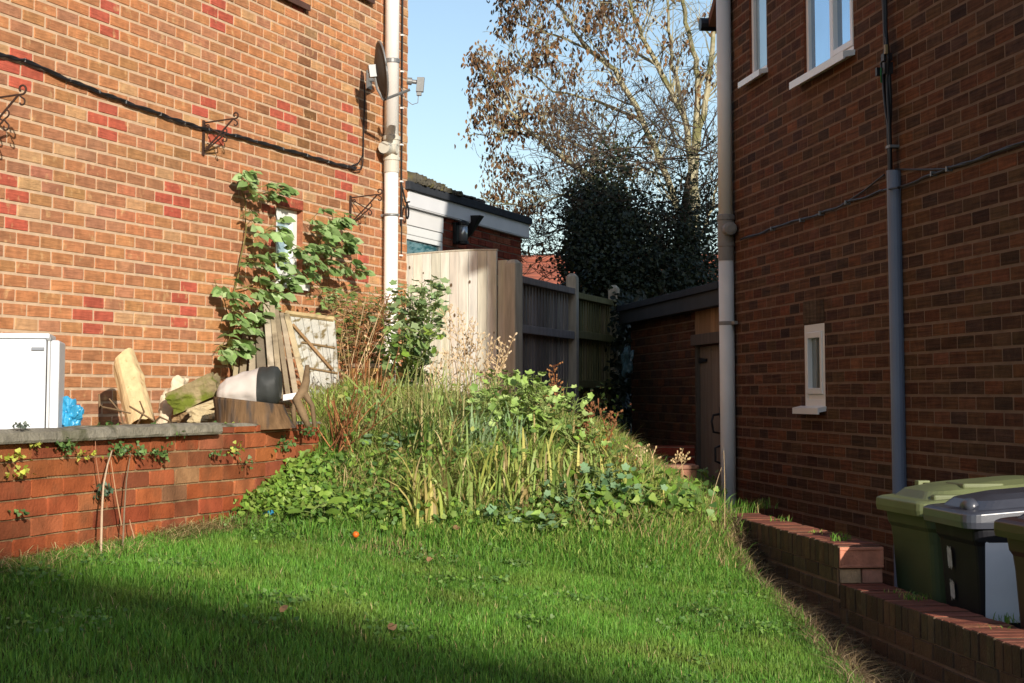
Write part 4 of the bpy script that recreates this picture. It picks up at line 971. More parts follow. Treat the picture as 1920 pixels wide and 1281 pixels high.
# leaning boards
BW = [S(152, 138, 114), S(132, 120, 100), S(160, 148, 126), S(120, 108, 92), S(170, 160, 140)]
def board(bx, by, tx, ty, wpx, Yb, Yt, th, col, lab, grp=None, name='old_board'):
    a, b = at(bx, by, Yb), at(tx, ty, Yt); wv = Vector((1, .12, 0)).normalized() * (wpx * Yt / FH); d = (b - a); nv = d.cross(wv).normalized() * th
    mb = MB(); c8 = [a - wv / 2, a + wv / 2, a + wv / 2 + nv, a - wv / 2 + nv, b - wv / 2, b + wv / 2, b + wv / 2 + nv, b - wv / 2 + nv]; mb.hexa(c8, col)
    o = mb.build(name, M_OLDWOOD, loc=a, bevel=.003); tag(o, lab, 'board', grp); return o
GB = 'old boards leaning on the house wall'
bl = [(438, 742, 452, 574, 9, 'leftmost old board of the leaning stack, half behind vine leaves'), (452, 742, 464, 572, 12, 'second leaning board, pale grey, right of the leftmost one'), (470, 740, 479, 577, 12, 'third leaning board, brown edged, in the middle of the stack'),
      (492, 738, 486, 580, 17, 'wide smooth board in the middle of the leaning stack'), (512, 738, 499, 566, 12, 'tall split board whose top stands highest in the stack'), (526, 740, 510, 572, 10, 'narrow board just left of the two dark edged battens'),
      (541, 745, 518, 580, 9, 'narrow dark edged batten leaning left of the painted door'), (556, 748, 529, 586, 10, 'pale batten leaning directly against the painted door')]
for i, (bx, by, tx, ty, wp_, lab) in enumerate(bl): board(bx, by, tx, ty, wp_, 12.3 - .04 * i, 12.95 - .03 * i, .02 + .01 * (i % 3), jit(BW[i % 5], .1), lab, GB)
# painted door
pd_ = thing('painted_door', 'old white painted plank door, flaking and mossy, leaning on the wall', 'door panel', at(612, 782, 11.8))
TL, TR, BR_, BL_ = at(536, 588, 12.75), at(627, 600, 12.6), at(641, 784, 11.9), at(586, 784, 11.95)
q = lambda s, t: (TL * (1 - s) + TR * s) * (1 - t) + (BL_ * (1 - s) + BR_ * s) * t
nv = (TR - TL).cross(BL_ - TL).normalized(); nv = -nv if nv.y > 0 else nv
M_PAINT = mat('flaking_white_paint', S(182, 182, 172), var=.16, vs=5, rough=.8, spec=.15, bump=.3, bs=30, stretch=(2.4, 2.4, 1), col2=S(120, 108, 78), c2s=8, c2lo=.52, c2hi=.64)
mb = MB(); nn = 6
for i in range(nn):
    s0, s1 = i / nn + .004, (i + 1) / nn - .004; P4 = [q(s0, 0), q(s1, 0), q(s1, 1), q(s0, 1)]; mb.hexa([p - nv * .02 for p in P4] + [p + nv * rng.uniform(0, .004) for p in P4])
mb.build('plank_panel', M_PAINT, pd_)
def strip(a, b, wd, th, nm, col):
    d = (b - a).normalized(); sd_ = d.cross(nv).normalized() * wd / 2; mb = MB(); mb.hexa([a - sd_ + nv * .004, a + sd_ + nv * .004, b + sd_ + nv * .004, b - sd_ + nv * .004, a - sd_ + nv * th, a + sd_ + nv * th, b + sd_ + nv * th, b - sd_ + nv * th], col); mb.build(nm, M_OLDWOOD, pd_, bevel=.003)
strip(q(0, .01), q(1, .01), .03, .03, 'top_batten', S(186, 166, 124)); strip(q(.02, .03), q(.02, .98), .04, .03, 'side_batten', S(176, 162, 130))
strip(q(.1, .12), q(.86, .54), .02, .022, 'diagonal_brace', S(146, 118, 84)); strip(q(.2, .29), q(.98, .31), .014, .016, 'cross_batten', S(130, 110, 80)); strip(q(.2, .54), q(.99, .57), .014, .016, 'cross_batten', S(130, 110, 80)); strip(q(.3, .79), q(.99, .8), .012, .014, 'cross_batten', S(120, 104, 76))
# driftwood, white offcut, twigs
mb = MB(); M_DRIFT = mat('grey_brown_wood', S(118, 98, 74), var=.3, vs=14, rough=.9, spec=.1, bump=.5, bs=40)
Yd = 9.3
mb.tube([at(576, 686, Yd + .1), at(574, 715, Yd + .05), at(568, 735, Yd), at(556, 748, Yd - .02), at(566, 772, Yd), at(578, 800, Yd)], [.012, .021, .027, .022, .024, .016], 8)
mb.tube([at(568, 735, Yd), at(585, 760, Yd), at(590, 800, Yd)], [.022, .013, .012], 7); mb.tube([at(556, 748, Yd), at(550, 770, Yd), at(552, 800, Yd)], [.018, .015, .011], 7)
tag(mb.build('driftwood_branch', M_DRIFT, loc=at(566, 800, Yd), smooth=True), 'forked bare driftwood branch standing beside the stump', 'branch')
mb = MB(); mb.box(at(530, 752, 9.9), Vector((.075, 0, .012)), (0, .05, 0), (0, 0, .035)); tag(mb.build('white_offcut', M_UPVC2, loc=at(540, 752, 9.9), bevel=.004), 'short white plastic offcut between the sack and the branch', 'offcut')
mb = MB()
for a_, b_, c_ in (((185, 762), (215, 768), (245, 775)), ((205, 748), (225, 772), (232, 800)), ((243, 762), (265, 775), (290, 790)), ((222, 792), (250, 800), (285, 805)), ((280, 800), (300, 782), (318, 790)), ((186, 740), (187, 765), (190, 760)), ((255, 800), (270, 772), (262, 752))):
    mb.tube([at(*a_, 9.6), at(*b_, 9.55), at(*c_, 9.5)], [.005, .006, .004], 5)
tag(mb.build('dead_twigs', M_DRIFT, loc=at(240, 800, 9.6)), 'tangle of thin dead twigs at the foot of the pale log', 'twigs')
# yellow drum and sheet
c = at(697, 683, 12.6); M_YEL = mat('rusty_yellow_paint', S(212, 172, 104), var=.14, vs=5, rough=.75, spec=.2, bump=.3, bs=40, col2=S(98, 62, 38), c2s=6, c2lo=.53, c2hi=.6)
dr_ = thing('oil_drum', 'rusty yellow drum half hidden by brown stalks beside the painted door', 'drum', (c.x, c.y, c.z - .62))
mb = MB(); r = 44 * 12.6 / FH; mb.lathe((c.x, c.y, c.z - .62), [(r, 0), (r, .2), (r * 1.03, .21), (r, .22), (r, .4), (r * 1.03, .41), (r, .42), (r, .6)], 28); mb.build('body', M_YEL, dr_, smooth=False)
mb = MB(); mb.lathe((c.x, c.y, c.z - .012), [(r * 1.0, -.02), (r * 1.05, -.01), (r * 1.05, .012), (r * .98, .014), (r * .95, -.05), (0.001, -.06)], 28); mb.build('rim', mat('pale_rust', S(170, 150, 122), var=.3, vs=20, rough=.8), dr_)
mb = MB(); a = at(741, 696, 12.9); mb.box(a, (.115, .01, 0), (0, .02, 0), (0.01, 0, -.55)); tag(mb.build('yellow_sheet', mat('yellow_board', S(222, 184, 112), var=.1, vs=6, rough=.8), loc=at(755, 830, 12.9)), 'plain yellow board standing right of the rusty drum', 'board')

# ================================================================== RIGHT HOUSE FITTINGS
PRr = .061; upr = .075; wpr = .068
rp = thing('soil_pipe', 'pale grey soil pipe at the far corner of the shaded house', 'pipe', FB.p(upr, -1.56, wpr))
qz = lambda py: FB.hit(1365, py, wpr)[1]
mb = MB(); mb.lathe(FB.p(upr, 0, wpr), [(PRr * .97, qz(405)), (PRr * .97, 3.3)], 24); mb.lathe(FB.p(upr, 0, wpr), [(PRr, -1.56), (PRr, qz(487))], 24); mb.build('pipe', M_PIPE_R, rp, smooth=True)
mb = MB(); mb.lathe(FB.p(upr, 0, wpr), [(PRr * 1.06, qz(488)), (PRr * 1.06, qz(462)), (PRr * 1.16, qz(461)), (PRr * 1.16, qz(455)), (PRr * 1.08, qz(454)), (PRr * 1.08, qz(412)), (PRr * 1.2, qz(411)), (PRr * 1.2, qz(403)), (PRr, qz(401))], 24)
zz = qz(430); mb.lathe(FB.p(upr + .04, zz, wpr), [(.05, 0), (.052, .11), (.03, .12)], 16, ax=FB.u); mb.lathe(FB.p(upr, zz, wpr), [(.034, PRr), (.034, PRr * 1.16), (.0, PRr * 1.16)], 16, ax=(Vector((-.25, -1, 0)).normalized()))
mb.build('branch_socket', M_PIPE_RC, rp)
mb = MB(); zq = qz(606); ring(mb, FB.p(upr, zq, wpr), PRr, .02, 1.06); mb.fbox(FB, upr + .05, upr + .16, zq - .012, zq + .012, .02, .05); mb.build('pipe_clip', M_PIPE_RC, rp)

mb = MB(); uc1, zc1 = FB.hit(1673, 320, .04); mb.tube([FB.p(uc1, -1.5, .03), FB.p(uc1, zc1, .03)], .044, 16)
tag(mb.build('conduit', M_CONDUIT, loc=FB.p(uc1, -1.5, .03), smooth=False), 'slate grey plastic conduit pipe running down the shaded wall', 'conduit')
mb = MB()
for i, pth in enumerate(([(1655, -30), (1658, 40), (1661, 90), (1657, 130), (1660, 180), (1666, 240), (1668, 326)], [(1659, -30), (1661, 40), (1664, 90), (1668, 130), (1669, 190), (1669, 240), (1670, 326)], [(1656, -30), (1659, 50), (1662, 88), (1653, 120), (1656, 160), (1663, 220), (1667, 240), (1671, 326)], [(1661, 70), (1666, 110), (1663, 150), (1668, 230), (1669, 326)])):
    mb.tube(wallpath(FB, pth, .03 + .008 * i, 4, .003, i), .012 if i < 2 else .009, 7)
for px_, py_, a_, b_ in ((1662, 108, .05, .045), (1664, 128, .035, .07), (1650, 135, .03, .05)):
    u, z = FB.hit(px_, py_, .05); mb.fbox(FB, u - a_ / 2, u + a_ / 2, z - b_ / 2, z + b_ / 2, .02, .075)
u, z = FB.hit(1668, 275, .05); mb.fbox(FB, u - .04, u + .03, z - .008, z + .008, .0, .06, m=1)
u, z = FB.hit(1666, 92, .05); mb.fbox(FB, u - .01, u + .015, z - .03, z + .025, .06, .075, m=2)
u, z = FB.hit(1661, 140, .05); mb.tube([FB.p(u, z + .04, .08), FB.p(u + .01, z, .085), FB.p(u, z - .05, .08)], .005, 5, m=3)
tag(mb.build('cable_bundle', [M_BLACK, M_STEEL, mat('brass', S(150, 130, 90), rough=.5), mat('green_wire', S(40, 110, 60), rough=.5)], loc=FB.p(uc1, zc1, .04)), 'thick bundle of black cables feeding down into the grey conduit', 'cable')
mb = MB()
pa = [(1960, 252), (1920, 266), (1860, 289), (1815, 305), (1778, 317), (1749, 326), (1720, 340), (1681, 352)]
pb_ = [(1681, 352), (1655, 358), (1620, 370), (1588, 380), (1560, 393), (1539, 400), (1500, 413), (1470, 420), (1448, 429), (1420, 439), (1388, 450)]
mb.tube(wallpath(FB, pa, .02, 4, .004, 0), .008, 6)
mb.tube(wallpath(FB, pa[:5], .02, 4, .005, 2), .007, 6); mb.tube(wallpath(FB, [(1778, 317), (1740, 318), (1700, 318), (1680, 317)], .02, 4), .006, 6)
mb.tube([*wallpath(FB, [(1681, 352), (1684, 352)], .09, 2)][::-1] + wallpath(FB, [(1660, 356), (1655, 358)], .05, 2), .007, 6)
mb.tube(wallpath(FB, pb_[1:], .02, 4, .005, 1), .007, 6); mb.tube(wallpath(FB, pb_[3:], .02, 4, .006, 3), .006, 6)
mb.tube(wallpath(FB, [(1588, 379), (1620, 358), (1650, 334), (1658, 328)], .02, 4), .006, 6)
for px_, py_ in ((1778, 317), (1749, 326), (1588, 380), (1539, 400), (1503, 413), (1448, 429)):
    u, z = FB.hit(px_, py_, .02); mb.fbox(FB, u - .008, u + .008, z - .014, z + .014, 0, .034, m=1)
tag(mb.build('wall_cable', [M_BLACK, M_STEEL], loc=FB.p(*FB.hit(1588, 380), .02)), 'black cable clipped slantwise across the shaded house wall', 'cable')

# ================================================================== WHEELIE BINS
def loft(mb, levels, m=0, col=(.5, .5, .5), cap=(True, True)):
    n = len(levels[0]); k0 = len(mb.v); vs = [p for l in levels for p in l]
    fs = [(i * n + j, i * n + (j + 1) % n, (i + 1) * n + (j + 1) % n, (i + 1) * n + j) for i in range(len(levels) - 1) for j in range(n)]
    if cap[0]: fs.append(tuple(range(n))[::-1])
    if cap[1]: fs.append(tuple((len(levels) - 1) * n + j for j in range(n)))
    mb.faces(vs, fs, col, m)
def rrect(O, ex, ey, x0, x1, y0, y1, z, r, k=4, zf=None):
    out = []
    for cx_, cy_, a0 in ((x1 - r, y1 - r, 0), (x0 + r, y1 - r, 90), (x0 + r, y0 + r, 180), (x1 - r, y0 + r, 270)):
        for i in range(k + 1):
            g = R(a0 + 90 * i / k); x, y = cx_ + r * math.cos(g), cy_ + r * math.sin(g); p = O + ex * x + ey * y; out.append(Vector((p.x, p.y, z + (zf(x, y) if zf else 0))))
    return out
def wheelie(px, Y, lab, bodym, lidm, ang=0.0, W=.575, D=.70, extras=None, H=1.0):
    c = at(px, 742, Y); ex = Matrix.Rotation(ang, 3, 'Z') @ FB.u; ey = Matrix.Rotation(ang, 3, 'Z') @ (-FB.n); zg = -1.50
    O = Vector((c.x, c.y, 0)); t = thing('wheelie_bin', lab, 'wheelie bin', (*(O + ex * W / 2 + ey * D / 2)[:2], zg), 'wheelie bins between the low wall and the house')
    mb = MB(); L = []
    for f, z in ((.8, .04), (.84, .3), (.93, .82), (.95, .88), (.985, .9), (1.0, .94), (1.0, 1.0 * H)):
        dx_ = W * (1 - f) / 2; dyb = D * (1 - f) * .55; L.append(rrect(O, ex, ey, dx_, W - dx_, (D * (1 - f)) * .45, D - dyb, zg + z, .05))
    loft(mb, L)
    mb.build('body', bodym, t, smooth=False)
    mb = MB(); zl_ = zg + 1.0 * H; zf = lambda x, y: .055 * max(0, (y / D)) + 0
    L = [rrect(O, ex, ey, -.018, W + .018, -.045, D + .02, zl_ - .045, .06, 5), rrect(O, ex, ey, -.022, W + .022, -.05, D + .025, zl_ - .02, .065, 5), rrect(O, ex, ey, -.02, W + .02, -.048, D + .02, zl_ + .012, .065, 5, zf), rrect(O, ex, ey, -.006, W + .006, -.03, D, zl_ + .022, .07, 5, zf),
         rrect(O, ex, ey, .03, W - .03, .02, D - .02, zl_ + .024, .08, 5, zf), rrect(O, ex, ey, .07, W - .07, .05, D - .05, zl_ + .056, .09, 5, zf), rrect(O, ex, ey, .15, W - .15, .14, D - .1, zl_ + .074, .1, 5, zf)]
    loft(mb, L, cap=(False, True)); ld = mb.build('lid', lidm, t, smooth=False, bevel=.004)
    mb = MB(); mb.tube([O + ex * .03 + ey * (D + .06) + Vector((0, 0, zl_ + .04)), O + ex * (W - .03) + ey * (D + .06) + Vector((0, 0, zl_ + .04))], .018, 10)
    for xx in (.06, W - .1): mb.box(O + ex * xx + ey * (D - .02) + Vector((0, 0, zl_ + .0)), ex * .045, ey * .08, (0, 0, .06))
    mb.build('handle', bodym, t, bevel=.004)
    for x_ in (.01, W - .05):
        mb = MB(); mb.lathe(O + ex * x_ + ey * (D - .08) + Vector((0, 0, zg + .1)), [(.1, -.01), (.1, .04)], 18, ax=ex); mb.build('wheel', M_BLACK, t)
    if extras: extras(t, O, ex, ey, W, D, zg, zl_)
    return t
M_BIN_G = mat('green_bin_plastic', S(74, 82, 52), var=.15, vs=4, rough=.55, spec=.25); M_LID_G = mat('green_lid_plastic', S(102, 108, 72), var=.2, vs=5, rough=.5, spec=.4)
M_BIN_K = mat('black_bin_plastic', S(28, 28, 32), var=.2, vs=5, rough=.6, spec=.15, col2=S(50, 48, 46), c2s=6, c2lo=.6, c2hi=.8); M_LID_K = mat('black_lid_plastic', S(62, 64, 72), var=.2, vs=6, rough=.32, spec=.6)
M_BIN_M = mat('maroon_bin_plastic', S(58, 32, 33), var=.12, vs=4, rough=.5, spec=.4); M_LID_M = mat('maroon_lid_plastic', S(58, 38, 34), var=.12, vs=5, rough=.4, spec=.5)
def ex_green(t, O, ex, ey, W, D, zg, zl_):
    mb = MB(); mb.box(O + ex * .10 + ey * .12 + Vector((0, 0, zl_ + .05)), ex * .05, ey * .025, (0, 0, .04)); mb.box(O + ex * .10 + ey * .12 + Vector((0, 0, zl_ + .083)), ex * .05, ey * .06, (0, 0, .012)); mb.build('lid_tab', M_LID_G, t, bevel=.004)
    mb = MB(); mb.box(O + ex * .28 + ey * .2 + Vector((0, 0, zl_ + .07)), ex * .22, ey * .2, (0, 0, .028)); mb.box(O + ex * .50 + ey * .04 + Vector((0, 0, zl_ + .012)), ex * .05, ey * .32, (0, 0, .038)); mb.build('lid_moulding', M_LID_G, t, bevel=.01)
def ex_black(t, O, ex, ey, W, D, zg, zl_):
    mb = MB()
    for z0, z1, s in ((.75, .86, 0), (.62, .715, 2)):
        rs = random.Random(s); n = 9; y = lambda z: D * .45 * (1 - lerp(.84, .95, (z - .3) / .5)) - .002
        for i in range(n):
            a, b = .17 + .055 * i / n, .17 + .055 * (i + 1) / n; za, zb3 = z0 + rs.uniform(0, .02), z1 - rs.uniform(0, .02)
            mb.poly([O + ex * a + ey * (y(za) - .003) + Vector((0, 0, zg + za)), O + ex * b + ey * (y(za) - .003) + Vector((0, 0, zg + za)), O + ex * b + ey * (y(zb3) - .003) + Vector((0, 0, zg + zb3)), O + ex * a + ey * (y(zb3) - .003) + Vector((0, 0, zg + zb3))])
    mb.build('torn_sticker', mat('torn_paper', S(172, 172, 170), var=.3, vs=40, rough=.8), t)
    xs = lambda z: W - W * (1 - lerp(.8, .95, z / .8)) / 2 + .003
    mb = MB(); y0, y1, z0, z1 = .04, .25, .57, .905; P = lambda y, z, o=0: O + ex * (xs(z) + o) + ey * y + Vector((0, 0, zg + z))
    mb.poly([P(y0, z0), P(y1, z0), P(y1, z1), P(y0 + .01, z1), P(y0, z1 - .01)], m=0)
    for ya, za, yb, zb4, wd in ((ya_ - .075, za_ + .15, yb_ - .075, zb_ + .15, wd_) for ya_, za_, yb_, zb_, wd_ in ((.24, .69, .262, .672, .006), (.27, .60, .29, .575, .008), (.30, .60, .315, .55, .006), (.30, .56, .325, .535, .004), (.27, .52, .285, .508, .012), (.22, .735, .236, .733, .006), (.33, .47, .338, .44, .003))):
        mb.poly([P(ya, za, .002), P(ya + wd, za - .004, .002), P(yb + wd, zb4, .002), P(yb, zb4, .002)], m=1)
    mb.build('white_sticker', [mat('white_sticker', S(214, 216, 222), var=.05, vs=8, rough=.5), M_BLACK], t)
    mb = MB(); p = O + ex * (W - .2) + ey * .03 + Vector((0, 0, zl_ + .03)); mb.tube([p, p + ex * .05 + Vector((0, 0, .012)), p + ex * .1], [.028, .034, .026], 12); mb.build('lid_grip', M_LID_K, t, smooth=True)
wheelie(1653, 8.60, 'faded green wheelie bin with a pale green lid at the end of the row', M_BIN_G, M_LID_G, extras=ex_green)
wheelie(1742, 7.86, 'black wheelie bin with a torn sticker and a white panel on its side', M_BIN_K, M_LID_K, ang=R(-3), W=.56, extras=ex_black)
wheelie(1874, 6.98, 'dark maroon wheelie bin cut off by the right edge', M_BIN_M, M_LID_M, ang=R(0), W=.56)

# ================================================================== LITTER
def scrap(name, lab, cat, px, py, Y, pts, col, lift=.02):
    c = at(px, py, Y); mb = MB(); mb.faces([c + Vector(p) for p in pts], [tuple(range(len(pts)))]); o = mb.build(name, col, loc=c); tag(o, lab, cat); return o
def ongnd(px, py):
    d = ray(px, py); lo, hi = 5.0, 14.0
    for _ in range(40):
        m_ = (lo + hi) / 2; p = d * m_
        if p.z > G(p.x, p.y): lo = m_
        else: hi = m_
    return d * lo
c = ongnd(503, 980); mb = MB(); mb.rock(c + Vector((0, 0, .05)), (.05, .03, .02), 4, rough=.5, n=4); tag(mb.build('blue_scrap', M_BLUE, loc=c), 'tiny scrap of bright blue plastic on the grass below the garden wall', 'litter')
c = ongnd(667, 1022); mb = MB(); mb.lathe(c + Vector((0, 0, .05)), [(.001, -.016), (.012, -.011), (.017, 0), (.012, .011), (.003, .015)], 14); tag(mb.build('fallen_fruit', mat('orange_fruit', S(214, 104, 36), var=.2, vs=20, rough=.4), loc=c, smooth=True), 'small fallen orange fruit on the bare patch of lawn', 'fruit')
for i, (px, py, lab) in enumerate(((526, 1170, 'pale curled dead leaf lying in the shaded lawn'), (731, 1202, 'brown oblong dead leaf in the lawn nearest the camera'), (852, 1010, 'greyish dead leaf at the top edge of the lawn'), (800, 1072, 'small grey crumpled leaf in the middle of the lawn'))):
    c = ongnd(px, py) + Vector((0, 0, .045)); bt = Batch(); leaves(bt, T_OV, np.array([c[:]] * 2) + nr.normal(0, .004, (2, 3)), np.array([[.8, .3, .5], [.5, .5, .7]]), .032, colvar([S(150, 116, 84), S(130, 100, 76)], 2), wid=1.3)
    tag(bt.build('dead_leaf', M_DRYLEAF, loc=c[:]), lab, 'leaf', 'dead leaves on the lawn')
c = at(1177, 680, 17.0); mb = MB(); mb.rock(c, (.11, .2, .26), 31, rough=.5, n=10, boxy=.3)
tag(mb.build('plastic_sheeting', mat('teal_plastic_sheet', S(70, 96, 100), var=.5, vs=12, rough=.3, spec=.6, bump=.7, bs=14), loc=(c.x, c.y, c.z - .7)), 'crumpled bluish plastic sheeting stuffed in the gap beside the outhouse', 'sheeting')
# ================================================================== PLANTS
def arr(p): return np.array([p[0], p[1], p[2]], dtype=float)
def scatter(n, fn, y0, y1, jitter=None):
    """n random ground points with y in (y0,y1) and x in fn(y)=(a,b)"""
    y = nr.uniform(y0, y1, n); x = np.empty(n)
    for i in range(n): a, b = fn(y[i]); x[i] = nr.uniform(a, b)
    return np.stack([x, y, np.zeros(n)], 1)
def nz2(P, s, off=0.0): return np.array([mnoise.noise(Vector((a * s + off, b * s, off))) for a, b in P[:, :2]])
GR = [S(88, 136, 46), S(104, 148, 54), S(76, 122, 42), S(120, 152, 66), S(92, 140, 46)]
DRY = [S(176, 156, 104), S(156, 136, 92), S(190, 172, 124)]
# ------------------------------------------------------------------ lawn
bt = Batch()
N = 190000
y = 4.5 + (9.75 - 4.5) * nr.random(N) ** .88; xl = np.array([xleft(v) + .02 for v in y]); xr = np.array([xedge(v) + .06 for v in y]); x = xl + (xr - xl) * nr.random(N)
P = np.stack([x, y, np.zeros(N)], 1)
n1 = nz2(P, 1.6); n2 = nz2(P, 5.0, 4.0)
bc = ongnd(728, 1030); bare = np.exp(-(((x - bc.x) / .24) ** 2 + ((y - bc.y) / .26) ** 2))
edge = (xr - x) < .1
keep = nr.random(N) > bare * .92
P, n1, n2, bare = P[keep], n1[keep], n2[keep], bare[keep]
P[:, 2] = Gn(P[:, :2]) - .004
n = len(P); h = .03 + .026 * nr.random(n) + .012 * n1 + .012 * n2; h = np.maximum(h, .014)
c = colvar(GR, n, .3) * (1 + .3 * n1 + .25 * n2)[:, None]; yl = np.clip(nz2(P, 2.4, 9.0), 0, 1)[:, None]; c = c * (1 - .6 * yl) + np.array(S(136, 142, 66)) * .6 * yl
d = nr.random(n) < (.022 + .4 * bare); c[d] = colvar(DRY, d.sum(), .2)
blades(bt, P, h, nr.uniform(.0026, .005, n), np.abs(nr.normal(0, .024, n)), np.clip(c, .005, 1), seg=2, droop=.3)
# longer unmown fringe along the edge of the bank and the wall foot
N = 15000; P = scatter(N, lambda v: (xleft(v) + .02, xedge(v)), 8.5, 9.9); P = P[nr.random(N) > np.exp(-(((P[:, 0] - bc.x) / .22) ** 2 + ((P[:, 1] - bc.y) / .2) ** 2))]; N = len(P); P[:, 2] = Gn(P[:, :2]) - .01
blades(bt, P, nr.uniform(.05, .13, N), nr.uniform(.004, .007, N), nr.uniform(.01, .08, N), colvar(GR + [S(120, 140, 66)], N, .25), seg=3, droop=.5)
go = bt.build('lawn_grass', M_GRASS); tag(go, 'short bright green lawn grass', 'grass', kind='stuff')

# ------------------------------------------------------------------ rough grass and weeds of the bank
bt = Batch()
def bankx(v): return (xleft(v) + .25 if v < 9.78 else -1.25 + .1 * (v - 9.78), min(1.26, xedge(v) + .02) if v < 10.3 else 1.28)
N = 38000; P = scatter(N, bankx, 8.9, 12.2); P[:, 2] = Gn(P[:, :2]) - .01
rt = np.clip((P[:, 0] + .2) / 1.2, 0, 1)
hh = nr.uniform(.06, .27, N) * (1 - .5 * rt) * (.45 + .55 * np.clip((P[:, 1] - 8.9) / .9, 0, 1))
blades(bt, P, hh, nr.uniform(.004, .008, N), hh * nr.uniform(.1, .8, N), colvar([S(136, 164, 70), S(158, 178, 88), S(120, 150, 62), S(178, 182, 106)], N, .25), seg=3, droop=.6)
N = 10000; P = scatter(N, bankx, 9.2, 12.2); P[:, 2] = Gn(P[:, :2]) - .01
hh = nr.uniform(.08, .3, N) * (1 - .4 * np.clip((P[:, 0] + .2) / 1.2, 0, 1))
blades(bt, P, hh, nr.uniform(.003, .006, N), hh * nr.uniform(.2, 1.0, N), colvar(DRY + [S(140, 116, 74)], N, .25), seg=3, droop=.7)
N = 900; P = scatter(N, lambda v: (.95, 1.34), 10.0, 12.3); P[:, 2] = Gn(P[:, :2]) - .01
blades(bt, P, nr.uniform(.08, .2, N), nr.uniform(.004, .007, N), nr.uniform(.02, .12, N), colvar(GR + DRY[:1], N, .2), seg=3, droop=.5)
tag(bt.build('rough_grass', M_GRASS), 'long unmown grass and dead stalks over the bank', 'grass', kind='stuff')
bt = Batch()
def cover(n, pxa, pya, pxb, pyb, size, cols, T, lift=(.02, .14), wid=1.1):
    Q = []
    while len(Q) < n:
        p = ongnd(rng.uniform(pxa, pxb), rng.uniform(pya, pyb))
        if p.x < xleft(p.y) + .02: continue
        k = rng.randint(4, 9)
        for _ in range(k): Q.append((p.x + rng.gauss(0, .05), p.y + rng.gauss(0, .06), p.z + rng.uniform(*lift)))
    Q = np.array(Q[:n]); Q[:, 2] = np.maximum(Q[:, 2], Gn(Q[:, :2]) + .01)
    D = nr.normal(0, 1, (n, 3)); D[:, 2] = np.abs(D[:, 2]) * .5
    leaves(bt, T, Q, D, nr.uniform(*size, n), colvar(cols, n, .25), wid=wid)
LG = [S(112, 146, 54), S(128, 156, 62), S(98, 132, 50), S(140, 160, 78)]
DG = [S(82, 116, 54), S(96, 128, 60), S(72, 106, 52), S(108, 134, 72)]
cover(2300, 425, 885, 590, 975, (.022, .04), LG, T_LOB3, (.02, .09))
cover(1300, 560, 880, 780, 990, (.025, .05), LG + DG, T_OV, (.02, .1))
cover(1300, 700, 940, 1220, 1005, (.018, .042), LG + DG, T_LOB, (.0, .08))
cover(1400, 640, 760, 1180, 930, (.022, .048), DG + LG + DRY[:1], T_OV, (.02, .22))
cover(900, 1050, 900, 1330, 985, (.03, .06), DG + LG, T_LOB3, (.0, .1))
for _ in range(34):        # clover and daisy leaves in the turf
    y_ = rng.uniform(5.8, 9.0); x_ = rng.uniform(xleft(y_) + .1, xedge(y_) - .1); k = rng.randint(25, 90); sp = rng.uniform(.03, .1)
    Q = np.stack([nr.normal(x_, sp, k), nr.normal(y_, sp, k), np.zeros(k)], 1); Q[:, 2] = Gn(Q[:, :2]) + nr.uniform(.02, .05, k); D = nr.normal(0, 1, (k, 3)); D[:, 2] *= .3
    leaves(bt, T_LOB3, Q, D, nr.uniform(.012, .024, k), colvar(DG + LG[:1], k, .25))
tag(bt.build('ground_cover', M_LEAF), 'low leafy weeds covering the foot of the bank', 'weeds', kind='stuff')

# dead straw along the wall foot and in the gutter by the low wall
bt = Batch()
def straw(n, fx, y0, y1, L=(.05, .2), cols=DRY, lift=.03):
    P = scatter(n, fx, y0, y1); P[:, 2] = np.array([soilz(a, b) for a, b in P[:, :2]]) + nr.uniform(0, lift, n)
    blades(bt, P, nr.uniform(.01, .08, n), nr.uniform(.002, .004, n), nr.uniform(*L, n), colvar(cols, n, .3), seg=3, droop=.9)
straw(6500, lambda v: (xedge(v) - .03, xlow(v) + .0), 5.4, 10.3, L=(.05, .26), lift=.06, cols=[S(136, 116, 86), S(114, 94, 70), S(154, 136, 106), S(98, 80, 58)])  # straw by the low wall coloured darker to stand in for shade
straw(1500, lambda v: (xleft(v) + .0, xleft(v) + .22), 6.4, 9.3); straw(700, lambda v: (xleft(v) + .0, xleft(v) + .16), 8.0, 9.0, (.1, .3))
N = 200; P = scatter(N, lambda v: (xedge(v) - .02, xlow(v) - .02), 6, 10.2); P[:, 2] = np.array([soilz(a, b) for a, b in P[:, :2]])
P[:, 2] -= .01; blades(bt, P, nr.uniform(.05, .2, N), nr.uniform(.002, .004, N), nr.uniform(.03, .2, N), colvar(DRY + GR[:1], N, .2), seg=3, droop=.6)
tag(bt.build('dry_straw', M_DRYLEAF), 'dead straw and dry grass along the foot of the walls', 'straw', kind='stuff')

